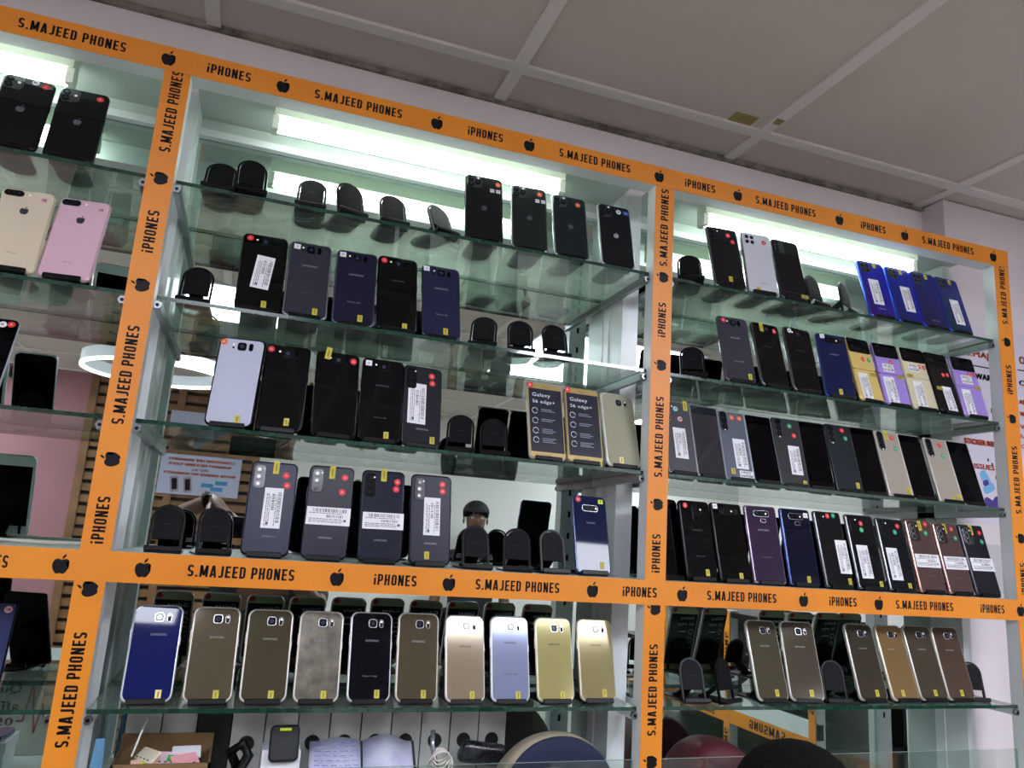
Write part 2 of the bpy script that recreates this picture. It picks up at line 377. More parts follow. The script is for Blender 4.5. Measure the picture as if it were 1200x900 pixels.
def tape(items, x0, x1, z0, z1, y, vertical=False, clip=None):
    mb = MB().box(x0, x1, y, y+.0006, z0, z1, M_TAPE)
    t = part(mb, 'orange_tape')
    yy = y-.0003
    for it in items:
        L = MB(); cx = (x0+x1)/2; cz = (z0+z1)/2
        if it[0] == 'A':
            if vertical: fruit(L, cx, it[1], .0235, M_INK, math.pi/2, yy)
            else: fruit(L, it[1], cz-.001, .0235, M_INK, 0, yy)
            L.build('round_logo', t)
        else:
            c = (it[1]+it[2])/2; M = Matrix.Translation((cx, yy, c)) @ Matrix.Rotation(-math.pi/2, 4, 'Y') if vertical else Matrix.Translation((c, yy, cz))
            poster_text(L, S_ if it[0] == 'S' else I_, it[2]-it[1], .0172, M_INK, M); L.build('lettering', t)
tape(TOP, XL[0], XC[1], ZT2, ZT1, -.0018)
tape(MID, XL[0], XC[1], ZM2, ZM1, -.0018)
for it, (x0, x1) in ((LP, XA), (MP, XB), (RP, XC)):
    tape(it, x0, x1, -1.0, ZT2-.0002, -.0008, True)
# tube lights
for lb, x0, x1 in (('left bay', -.93, -.3725), ('centre bay', -.036, .533), ('right bay', .8765, 1.468)):
    cx = (x0+x1)/2; hw = (x1-x0)/2
    t = empty('tube_light', W(cx, .10, CT-.004), 'white fluorescent tube light glowing under the top panel of the %s' % lb, 'tube light', 'tube lights of the cabinet')
    MB().box(-hw-.004, hw+.004, -.018, .018, -.030, -.0005, mat('tube_housing', '#d9dccb', .5)).build('housing', t)
    MB().tube([(-hw+.004, 0, -.043), (hw-.004, 0, -.043)], .0135, M_TUBE, 16).build('tube', t)
    for s in (-1, 1): MB().box(s*hw-.006, s*hw+.006, -.014, .014, -.056, -.0295, mat('tube_socket', '#dfe0d6', .5)).build('socket', t)

# ------------------------------------------------------------------ phone stands
_sm = {}
def stand_meshes(lean):
    k = round(math.degrees(lean))
    if k in _sm: return _sm[k]
    R = Matrix.Rotation(-math.radians(k), 4, 'X'); w, h, t0 = .050, .079, .0086
    def arch(w, h, z0, n=14):
        r = w/2; return [(-r, z0), (r, z0)]+[(r*math.cos(a), h-r+r*math.sin(a)) for a in [math.pi*i/n for i in range(n+1)]]
    # outer U frame
    o, i_ = arch(w, h, 0), arch(w-.0075, h-.00375, 0)
    ring = MB(); n = len(o)
    oi = o[1:]+o[:1]; ii = i_[1:]+i_[:1]      # open run: from right foot over the arch to the left foot
    v = [R @ Vector((p[0], y, p[1])) for y in (t0, t0+.0045) for l in (oi, ii) for p in l]; f = []
    for a in range(n-1):
        b = a+1
        f += [(a, b, n+b, n+a), (2*n+a, 3*n+a, 3*n+b, 2*n+b), (a, 2*n+a, 2*n+b, b), (n+a, n+b, 3*n+b, 3*n+a)]
    f += [(0, n, 3*n, 2*n), (n-1, 3*n-1, 4*n-1, 2*n-1)]
    ring.add(v, f, M_BLACKP)
    pad = MB().poly(arch(w-.0095, h-.005, .021), M_PADP, R @ Matrix.Translation((0, t0-.0006, 0)), .004)
    pad.text('PHONE', .011, .0016, mat('pad_print', '#34343a', .6), R, cz=.046, y=t0-.0009)
    lip = MB().slab(.054, .0085, .0035, .002, .0012, M_BLACKP, z0=-.003, y0=-.0056, M=R, seg=3)
    lip.box(-.026, .026, -.003, t0+.0045, -.0034, -.0004, M_BLACKP, R)
    for s in (-1, 1): lip.box(s*.019-.004, s*.019+.004, -.0008, .0002, -.0002, .0042, mat('grey_rubber', '#8f9294', .6), R)
    base = MB(); pts = [(p[0], p[1]) for p in arch(.052, .098, .008)]
    zb = -.0036
    base.loft([[Vector((p[0], p[1], z)) for p in pts] for z in (zb, zb+.0024)], M_BLACKP, smooth=False)
    leg = MB(); top = R @ Vector((0, t0+.0045, .034)); bot = Vector((0, .062, zb+.003))
    d = (bot-top); nrm = Vector((0, -d.z, d.y)).normalized()*.0016
    for s0, s1 in ((.011, .0125),):
        vs = [top+Vector((-s0, 0, 0))-nrm, top+Vector((s0, 0, 0))-nrm, top+Vector((s0, 0, 0))+nrm, top+Vector((-s0, 0, 0))+nrm,
              bot+Vector((-s1, 0, 0))-nrm, bot+Vector((s1, 0, 0))-nrm, bot+Vector((s1, 0, 0))+nrm, bot+Vector((-s1, 0, 0))+nrm]
        leg.add(vs, [(0, 1, 2, 3), (7, 6, 5, 4), (0, 4, 5, 1), (1, 5, 6, 2), (2, 6, 7, 3), (3, 7, 4, 0)], M_BLACKP)
    leg.tube([bot+Vector((-.016, 0, .001)), bot+Vector((.016, 0, .001))], .003, M_BLACKP, 8)
    _sm[k] = [('support_frame', ring.mesh('support_frame')), ('pad', pad.mesh('pad')), ('lip', lip.mesh('lip')), ('base', base.mesh('base')), ('hinge_leg', leg.mesh('hinge_leg'))]
    return _sm[k]
def stand(x, y, z, yaw, lean, label, group):
    t = empty('phone_stand', W(x, y, z), label, 'phone stand', group, (0, 0, yaw))
    for nm, me in stand_meshes(lean): link(nm, me, t)
    return t

# ------------------------------------------------------------------ phones
def backmat(col, kind='gloss'):
    nm = 'back_%s_%s' % (col.strip('#'), kind)
    if kind == 'iris': return iris(nm, col, {'#2326a8': '#3a1f6e', '#1c2a9e': '#1a2450', '#232672': '#1f1c3a', '#252c78': '#123a3c'}[col])
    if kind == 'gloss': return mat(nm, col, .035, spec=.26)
    if kind == 'satin': return mat(nm, col, .28, metal=.2, coat=.15, coat_rough=.08, spec=.3)
    if kind == 'bronze': return mat(nm, col, .09, metal=.22, spec=.35)
    if kind == 'matte': return mat(nm, col, .32, spec=.2)
    if kind == 'worn': return mat(nm, col, .26, metal=.25, noise='#726b5f', nscale=45)
def iris(nm, c1, c2):
    """colour-shifting lacquer: hue slides from one corner of the phone to the other"""
    if nm in _mats: return _mats[nm]
    m = mat(nm, c1, .12, metal=.35, spec=.4); nt = m.node_tree; b = nt.nodes['Principled BSDF']
    tc = nt.nodes.new('ShaderNodeTexCoord'); g = nt.nodes.new('ShaderNodeTexGradient'); mp = nt.nodes.new('ShaderNodeMapping'); rp = nt.nodes.new('ShaderNodeValToRGB')
    mp.inputs['Rotation'].default_value = (0, math.radians(60), 0); nt.links.new(tc.outputs['Generated'], mp.inputs['Vector']); nt.links.new(mp.outputs['Vector'], g.inputs['Vector']); nt.links.new(g.outputs['Fac'], rp.inputs['Fac'])
    rp.color_ramp.elements[0].color = lin(c2); rp.color_ramp.elements[1].color = lin(c1); rp.color_ramp.elements[0].position = .0; rp.color_ramp.elements[1].position = .9
    nt.links.new(rp.outputs['Color'], b.inputs['Base Color']); return m
def framemat(col): return mat('frame_'+col.strip('#'), col, .24, metal=.35 if sum(lin(col)[:3]) > 1.2 else .75)
def lens(mb, x, z, r, y, ring=None):
    mb.disc(x, z, r, y-.0010, y+.0004, ring or M_LENSRING, 18); mb.disc(x, z, r*.78, y-.0013, y, M_LENS, 18); mb.disc(x, z, r*.3, y-.0014, y, mat('lens_core', '#1b2340', .05, coat=1.), 10)
def camera(style, w, h, parent, bm):
    mb = MB(); f = -.0001
    def T(u, v): return (-w/2+u*w, h-v*h)
    if style in ('dual', 'tri'):
        x, z = T(.235, .115); mb.slab(.029, .030, .0016, .0085, .0006, mat('cam_plate_'+bm.name, '#16181a', .25, coat=.6), cx=x, z0=z-.015, y0=-.0016)
        pts = [(-.0065, .0065), (-.0065, -.0065)] if style == 'dual' else [(-.0066, .0068), (-.0066, -.0068), (.0068, 0)]
        for a, b in pts: lens(mb, x+a, z+b, .0058, -.0016)
        mb.disc(x+.0075, z+(.001 if style == 'dual' else .0092), .0024, -.0019, -.0005, M_FLASH, 12)
    elif style == 'pill':
        x, z = T(.23, .065); mb.slab(.028, .0115, .0014, .0055, .0005, M_INK, cx=x, z0=z-.0057, y0=-.0014)
        lens(mb, x-.0072, z, .0048, -.0014); lens(mb, x+.0072, z, .0048, -.0014); mb.disc(x+.0215, z, .0022, -.0006, 0, M_FLASH, 12); mb.disc(x+.0175, z, .0007, -.0006, 0, M_INK, 8)
    elif style in ('s8', 's6'):
        dz = .098 if style == 's8' else .135
        x, z = T(.5 if style == 's8' else .52, dz)
        ring = M_LENSRING if style == 's8' else M_RINGSIL
        mb.slab(.0145, .0145, .0015, .0042, .0005, ring, cx=x, z0=z-.00725, y0=-.0015); mb.slab(.0118, .0118, .0004, .0034, .0001, M_LENS, cx=x, z0=z-.0059, y0=-.0018)
        mb.disc(x, z, .0036, -.0021, -.0017, mat('lens_blue', '#232a45', .08, coat=1.), 14)
        x2 = x+.0145; mb.slab(.0068, .0135, .0012, .003, .0004, ring, cx=x2, z0=z-.0067, y0=-.0012); mb.slab(.0052, .0118, .0003, .0024, .0001, M_SCREEN if style == 's8' else M_INK, cx=x2, z0=z-.0059, y0=-.0014)
        if style == 's6': mb.disc(x2, z+.003, .0018, -.0017, -.0013, M_FLASH, 10)
        else:
            mb.disc(x-.0135, z+.0028, .0017, -.0006, 0, M_FLASH, 10); mb.disc(x-.0135, z-.0028, .0017, -.0006, 0, M_SCREEN, 10)
    elif style == 's20':
        x, z = T(.20, .17); mb.slab(.0185, .040, .0018, .006, .0006, mat('cam_black', '#08090b', .2, spec=.25), cx=x, z0=z-.020, y0=-.0018)
        for b in (.0115, -.0005, -.0125): lens(mb, x-.0015, z+b, .0052, -.0018)
        mb.disc(x+.0062, z+.0135, .0015, -.0021, -.0012, M_FLASH, 10)
    elif style == 'a12':
        x, z = T(.26, .13); m = mat('cam_'+bm.name, '#20222c' if 'c9cbd6' not in bm.name else '#c4c6d2', .2, coat=.8)
        mb.slab(.027, .027, .0012, .006, .0005, m, cx=x, z0=z-.0135, y0=-.0012)
        for a, b in ((-.0062, .0062), (.0062, .0062), (-.0062, -.0062), (.0062, -.0062)): lens(mb, x+a, z+b, .0043, -.0012)
    elif style == 'block':
        x, z = T(.24, .135); mb.slab(.026, .034, .0014, .004, .0005, mat('cam_block', '#08090b', .12, coat=1.), cx=x, z0=z-.017, y0=-.0014)
        for b in (.010, 0, -.010): lens(mb, x-.005, z+b, .0042, -.0014)
        mb.text('48M', .012, .0022, M_WHITE, cx=x, cz=T(0, .045)[1], y=-.0003)
    elif style == 's10':
        x, z = T(.5, .17); mb.slab(.034, .0135, .0016, .0055, .0005, M_RINGSIL, cx=x, z0=z-.0067, y0=-.0016); mb.slab(.0315, .0112, .0003, .0046, .0001, M_LENS, cx=x, z0=z-.0056, y0=-.0018)
        lens(mb, x-.008, z, .0047, -.0018); lens(mb, x+.004, z, .0047, -.0018); mb.disc(x+.0125, z, .0018, -.0021, -.0017, M_FLASH, 10)
    elif style == 's9':
        x, z = T(.5, .17); mb.slab(.0145, .034, .0014, .005, .0004, M_LENSRING, cx=x, z0=z-.017, y0=-.0014); mb.slab(.0125, .032, .0003, .0042, .0001, M_LENS, cx=x, z0=z-.016, y0=-.0016)
        lens(mb, x, z+.0095, .0045, -.0016); lens(mb, x, z-.001, .0045, -.0016); mb.disc(x+.0135, z+.009, .002, -.0006, 0, M_FLASH, 10); mb.disc(x+.0135, z+.003, .0018, -.0006, 0, M_INK, 10)
    elif style in ('n9', 'n8'):
        x, z = T(.5, .105); ring = M_RINGSIL if style == 'n9' else M_LENSRING
        mb.slab(.037, .0135, .0014, .005, .0004, ring, cx=x, z0=z-.0067, y0=-.0014); mb.slab(.035, .0115, .0003, .0044, .0001, M_LENS, cx=x, z0=z-.0057, y0=-.0016)
        for a in (-.011, 0): lens(mb, x+a, z, .0043, -.0016)
        mb.disc(x+.0105, z, .002, -.0019, -.0015, M_FLASH, 10)
        if style == 'n9': mb.slab(.0135, .0085, .0006, .003, .0002, ring, cx=x+.003, z0=z-.0185, y0=-.0006); mb.slab(.0118, .0068, .0003, .0024, .0001, bm, cx=x+.003, z0=z-.01765, y0=-.0008)
        else: mb.slab(.0075, .0115, .0006, .003, .0002, ring, cx=x+.0235, z0=z-.0057, y0=-.0006)
    elif style == 'n10':
        x, z = T(.20, .15); mb.slab(.0125, .035, .0016, .006, .0005, mat('cam_black', '#08090b', .2, spec=.25), cx=x, z0=z-.0175, y0=-.0016)
        for b in (.0115, 0, -.0115): lens(mb, x, z+b, .0047, -.0016)
        mb.disc(x+.0105, z+.012, .0017, -.0006, 0, M_FLASH, 10)
    elif style == 'n20':
        x, z = T(.25, .165); mb.slab(.028, .042, .0024, .006, .0008, mat('cam_rect_'+bm.name, '#191517', .15, coat=1., metal=.3), cx=x, z0=z-.021, y0=-.0024)
        for b in (.0125, 0, -.0125): lens(mb, x-.0045, z+b, .0058, -.0024, M_RINGSIL)
        mb.disc(x+.0085, z+.012, .0018, -.0028, -.002, M_FLASH, 10); mb.disc(x+.0085, z, .0018, -.0028, -.002, M_INK, 10)
    elif style in ('fpill', 'frings'):
        x, z = T(.10 if style == 'fpill' else .09, .16)
        if style == 'fpill': mb.slab(.0165, .046, .002, .0078, .0007, mat('cam_pill_'+bm.name, '#22262a', .15, coat=1.), cx=x, z0=z-.023, y0=-.002)
        for b in (.0135, 0, -.0135): lens(mb, x, z+b, .0062, -.002 if style == 'fpill' else -.0006, M_RINGSIL if style == 'frings' else None)
        mb.disc(x+(0 if style == 'fpill' else .011), z-(.0205 if style == 'fpill' else -.0135), .0016, -.0024, -.0005, M_FLASH, 10)
    elif style == 'flip':
        x, z = T(.22, .10)
        for b in (.007, -.007): lens(mb, x, z+b, .0052, -.0006)
        mb.disc(x+.009, z, .0013, -.0006, 0, M_FLASH, 8)
    if mb.v: mb.build('camera_module', parent)
def barcode(w, h, vertical, parent, x, z, rot, seed):
    rnd = random.Random(seed); M = Matrix.Translation((x, 0, z)) @ Matrix.Rotation(rot, 4, 'Y')
    mb = MB().box(-w/2, w/2, -.00065, -.0003, -h/2, h/2, M_WHITE, M)
    ink = mat('label_ink', '#3a3b42', .6); y = -.0007
    def q(x0, x1, z0, z1):
        vs = [M @ Vector(p) for p in ((x0, y, z0), (x1, y, z0), (x1, y, z1), (x0, y, z1))]; mb.add(vs, [(0, 1, 2, 3)], ink)
    L, S = (h, w) if vertical else (w, h)
    def bar(a0, a1, b0, b1):      # a along the long side, b across
        if vertical: q(b0, b1, a0, a1)
        else: q(a0, a1, b0, b1)
    for (b0, b1, la, lb) in ((.22*S, .42*S, -.36*L, .40*L), (-.08*S, .08*S, -.05*L, .34*L)):
        a = la
        while a < lb:
            t = rnd.choice((.0005, .0008, .0013)); bar(a, a+t, b0, b1); a += t+rnd.choice((.0006, .0009, .0015))
    for r in (-.18, -.27, -.36, .14):
        a = -.44*L
        while a < .3*L:
            t = rnd.uniform(.0015, .006); bar(a, min(a+t, .36*L), r*S, r*S+.0011); a += t+.0012
    cx, cz = ((-.2*S, -.38*L) if vertical else (.38*L, -.22*S))
    n = 12; pts = [M @ Vector((cx+.0022*math.cos(2*math.pi*i/n), y, cz+.0022*math.sin(2*math.pi*i/n))) for i in range(n)]; mb.add(pts, [tuple(range(n))], ink)
    mb.build('barcode_label', parent)
STK = dict(R=(M_RED, 'A'), O=(M_ORNG, 'A'), W=(M_WHITE, 'R'), G=(M_GREEN, 'S'), P=(M_PALE, '128'), C=(M_CYAN, 'S'))
def stickers(spec, w, h, parent, seed):
    for i, s in enumerate(spec.split()):
        k, a = s.split(':'); a = [float(v) for v in a.split(',')]; u, v = a[0], a[1]; x, z = -w/2+u*w, h-v*h
        if k in STK:
            m, ch = STK[k]; mb = MB().disc(x, z, .0055, -.0006, -.0002, m, 22)
            mb.text(ch, .0058 if len(ch) > 1 else .0048, .0042, M_WHITE if k in 'RGO' else M_INK, cx=x, cz=z, y=-.0009, bold=.03); mb.build('round_sticker', parent)
        elif k == 'B': MB().box(x-.006, x+.006, -.0006, -.0002, z-.0045, z+.0045, M_BLUE).text('64', .005, .004, M_WHITE, cx=x, cz=z, y=-.0008).build('square_sticker', parent)
        elif k == 'S':
            MB().box(x-.0055, x+.0055, -.0006, -.0002, z-.005, z+.005, M_WHITE).text('A', .004, .004, M_INK, cx=x, cz=z, y=-.0008).build('square_sticker', parent)
        elif k == 'D':
            for dx in (-.0085, .0035): MB().box(x+dx, x+dx+.0085, -.0006, -.0002, z-.004, z+.004, M_WHITE).text('RA', .005, .003, M_INK, cx=x+dx+.0042, cz=z, y=-.0008).build('square_sticker', parent)
        elif k in 'YZTVU':
            m = {'Y': M_YEL, 'Z': M_YEL, 'T': M_OLV, 'V': M_LIME, 'U': mat('tag_cream', '#e6d38a', .5)}[k]
            ww, hh = (.0085, .0128) if k in 'YU' else ((.0095, .022) if k == 'Z' else ((.019, .0085) if k == 'T' else (.010, .008)))
            M = Matrix.Translation((x, 0, z)) @ Matrix.Rotation(a[2] if len(a) > 2 else 0, 4, 'Y')
            mb = MB().box(-ww/2, ww/2, -.0012, -.0003, -hh/2, hh/2, m, M); mb.box(-ww*.12, ww*.12, -.0014, -.0012, -hh*.3, hh*.3, mat('tag_ink', '#7d7424', .6), M); mb.build('price_tag', parent)
        elif k == 'L': barcode(a[2]*w, a[3]*h, a[3]*h > a[2]*w, parent, x, z, a[4] if len(a) > 4 else 0, seed*31+i)
DEMO_INK = mat('demo_print', '#d8dde6', .5)
def phone(key, style, col, kind, fcol, spec, text, x, y, z, yaw, lean, roll, w, h, label, group, back='plain'):
    t = empty('mobile_phone', W(x, y, z), label, 'mobile phone', group, (-lean, -roll, yaw), 'YXZ')
    w = round(w, 3); h = round(h, 3); T = .0078; r = .0095
    if style in ('s6',): r = .0125
    if style in ('n8', 'n9', 'n10', 'n20'): r = .0055
    fold = style in ('fpill', 'frings'); bm = backmat(col, kind); fm = framemat(fcol)
    if fold:
        T = .0068; hw = w/2
        for sx, nm in ((-1, 'back_half'), (1, 'cover_screen_half')):
            b = MB().slab(hw-.0006, h, T, .0045, .0014, fm, cx=sx*hw/2, y0=0, seg=4).build(nm, t)
            if sx < 0: MB().slab(hw-.004, h-.004, .0008, .003, .0003, bm, cx=sx*hw/2, z0=.002, y0=-.0003, seg=4).build('back_panel', b)
            else: MB().slab(hw-.004, h-.004, .0008, .003, .0003, M_SCREEN if key != 'R3a' else mat('screen_cover', '#20222a', .03, coat=1.), cx=sx*hw/2, z0=.002, y0=-.0003, seg=4).build('cover_screen', b)
        MB().box(-.0012, .0012, -.0006, T, .001, h-.001, fm).build('hinge', t)
        MB().slab(w-.005, h-.005, .0006, .003, .0002, M_SCREEN, z0=.0025, y0=T-.0003, seg=4).build('inner_screen', t)
    else:
        MB().slab(w, h, T, r, .0026, fm).build('body_frame', t)
        inset = .0026
        if style == 'flip':
            MB().slab(w-.0044, h*.49, .0008, r*.7, .0004, bm, z0=.002, y0=-.0004).build('back_panel', t)
            mb = MB().slab(w-.0044, h*.487, .0008, r*.7, .0004, bm, z0=h*.505, y0=-.0004); mb.build('back_panel', t)
            MB().slab(w-.0048, h*.225, .0006, r*.6, .0002, M_SCREEN, z0=h*.765, y0=-.0007).build('cover_display', t)
            MB().box(-w/2+.001, w/2-.001, -.0007, .0006, h*.493, h*.503, fm).build('hinge', t)
        elif style == 'demo':
            MB().slab(w-.003, h-.003, .0009, r, .0004, backmat('#a8925c', 'satin'), z0=.0015, y0=-.0005).build('front_bezel', t)
            s = MB().box(-w/2+.0035, w/2-.0035, -.0009, -.0004, .014, h-.013, mat('demo_film', '#1b2030', .18, coat=.6)).build('screen', t)
            L = MB(); L.text('Galaxy', .037, .0095, DEMO_INK, cx=-.008, cz=h-.0265, y=-.0011); L.text('S6 edge+', .046, .0085, DEMO_INK, cx=-.0035, cz=h-.040, y=-.0011)
            for i, zz in enumerate((.62, .49, .36, .24)):
                pts = [(-.0225+.0055*math.cos(a*.3), zz*h+.0055*math.sin(a*.3)) for a in range(20)]; L.tube([(p[0], -.0009, p[1]) for p in pts], .0006, DEMO_INK, 4)
                for j in range(3 if i > 1 else 2): L.box(-.010, .012+.006*((i+j) % 2), -.0011, -.0009, zz*h+.003-j*.0035, zz*h+.0043-j*.0035, mat('demo_small', '#7f8694', .5))
            L.build('lettering', s)
            MB().text('SAMSUNG', .014, .002, M_INK, cz=h-.008, y=-.0007).text('SAMSUNG', .012, .002, M_INK, cz=.008, y=-.0007).build('lettering', t)
            MB().add([(-w/2+.001, -.001, h-.001), (-w/2+.013, -.001, h-.001), (-w/2+.012, -.001, h-.013), (-w/2+.001, -.001, h-.011)], [(3, 2, 1, 0)], M_RED).text('A', .005, .005, M_WHITE, cx=-w/2+.0065, cz=h-.0065, y=-.0012).build('round_sticker', t)
        elif style == 'white':
            MB().slab(w-.003, h-.003, .0009, r, .0004, backmat('#e2e4e6', 'gloss'), z0=.0015, y0=-.0004).build('front_bezel', t)
            MB().box(-w/2+.0045, w/2-.0045, -.0007, -.0002, .02, h-.02, M_SCREEN).build('screen', t)
        elif style == 'screen':
            MB().slab(w-.003, h-.003, .0009, r, .0004, M_SCREEN, z0=.0015, y0=-.0004).build('screen', t)
        else:
            MB().slab(w-2*inset, h-2*inset, .0009, r-inset*.6, .0005, bm, z0=inset, y0=-.0004).build('back_panel', t)
            if key == 'R1c': MB().box(-w/2+.004, w/2-.004, -.0007, -.0003, h*.12, h*.13, fm).build('antenna_line', t)
        # the display side, seen in the mirror
        if back == 'demo':
            s = MB().slab(w-.003, h-.003, .0006, r, .0002, backmat('#c4c0a0', 'satin'), z0=.0015, y0=T-.0002).build('front_bezel', t)
            MB().box(-w/2+.0035, w/2-.0035, T+.0003, T+.0007, .016, h-.0155, mat('demo_back_film', '#0b1418', .2, coat=.5)).build('screen', t)
            L = MB(); L.text('Galaxy', .037, .0095, DEMO_INK, cx=.008, cz=h-.0255, y=T+.0010, mirror=True); L.text('S6 edge', .042, .0085, DEMO_INK, cx=.0055, cz=h-.040, y=T+.0010, mirror=True)
            for i, zz in enumerate((.62, .49, .36)):
                L.tube([(.0225+.0055*math.cos(a*.3), T+.0008, zz*h+.0055*math.sin(a*.3)) for a in range(20)], .0006, DEMO_INK, 4); L.box(-.010, .010, T+.0008, T+.0010, zz*h-.001, zz*h+.001, DEMO_INK)
            L.build('lettering', t)
            MB().disc(-w/2+.010, h-.007, .0055, T+.0003, T+.0008, M_RED, 18).build('round_sticker', t)
        elif back == 'whitefront':
            MB().slab(w-.003, h-.003, .0006, r, .0002, backmat('#e2e4e6', 'gloss'), z0=.0015, y0=T-.0002).build('front_bezel', t)
            MB().box(-w/2+.0045, w/2-.0045, T+.0003, T+.0007, .02, h-.02, M_SCREEN).build('screen', t)
        else:
            MB().slab(w-.004, h-.004, .0006, r, .0002, M_SCREEN, z0=.002, y0=T-.0002).build('screen', t)
        # side keys
        MB().box(w/2-.0004, w/2+.0006, .003, .005, h*.58, h*.66, fm).build('side_button', t); MB().box(-w/2-.0006, -w/2+.0004, .003, .005, h*.62, h*.74, fm).build('volume_button', t)
    camera(style, w, h, t, bm)
    tc = mat('print_grey', '#8d9098', .4); td = mat('print_dark', '#2c2c33', .4); tf = mat('print_faint', '#4b4e55', .4)
    L = MB()
    for s in text.split('|'):
        if not s: continue
        k, u, v, wd = s.split(','); u, v, wd = float(u), float(v), float(wd); X, ZZ = -w/2+u*w, h-v*h
        ink = tf if k.endswith('f') else (td if k.endswith('d') else tc); k = k.rstrip('fd')
        if k == 'apple': fruit(L, X, ZZ, wd, ink, 0, -.0006)
        else: L.text({'S': 'SAMSUNG', 'G8': 'Galaxy S8', 'G6': 'Galaxy S6 edge', 'iP': 'iPhone', 'N': 'Galaxy Note', 'G9': 'Galaxy S9+'}[k], wd, wd*(.155 if k == 'S' else .15), ink, cx=X, cz=ZZ, y=-.0006, bold=.006 if k == 'S' else 0)
    if L.v: L.build('lettering', t)
    stickers(spec, w, h, t, sum(ord(c)*(i+3) for i, c in enumerate(key)))
    return t
FIT = {}
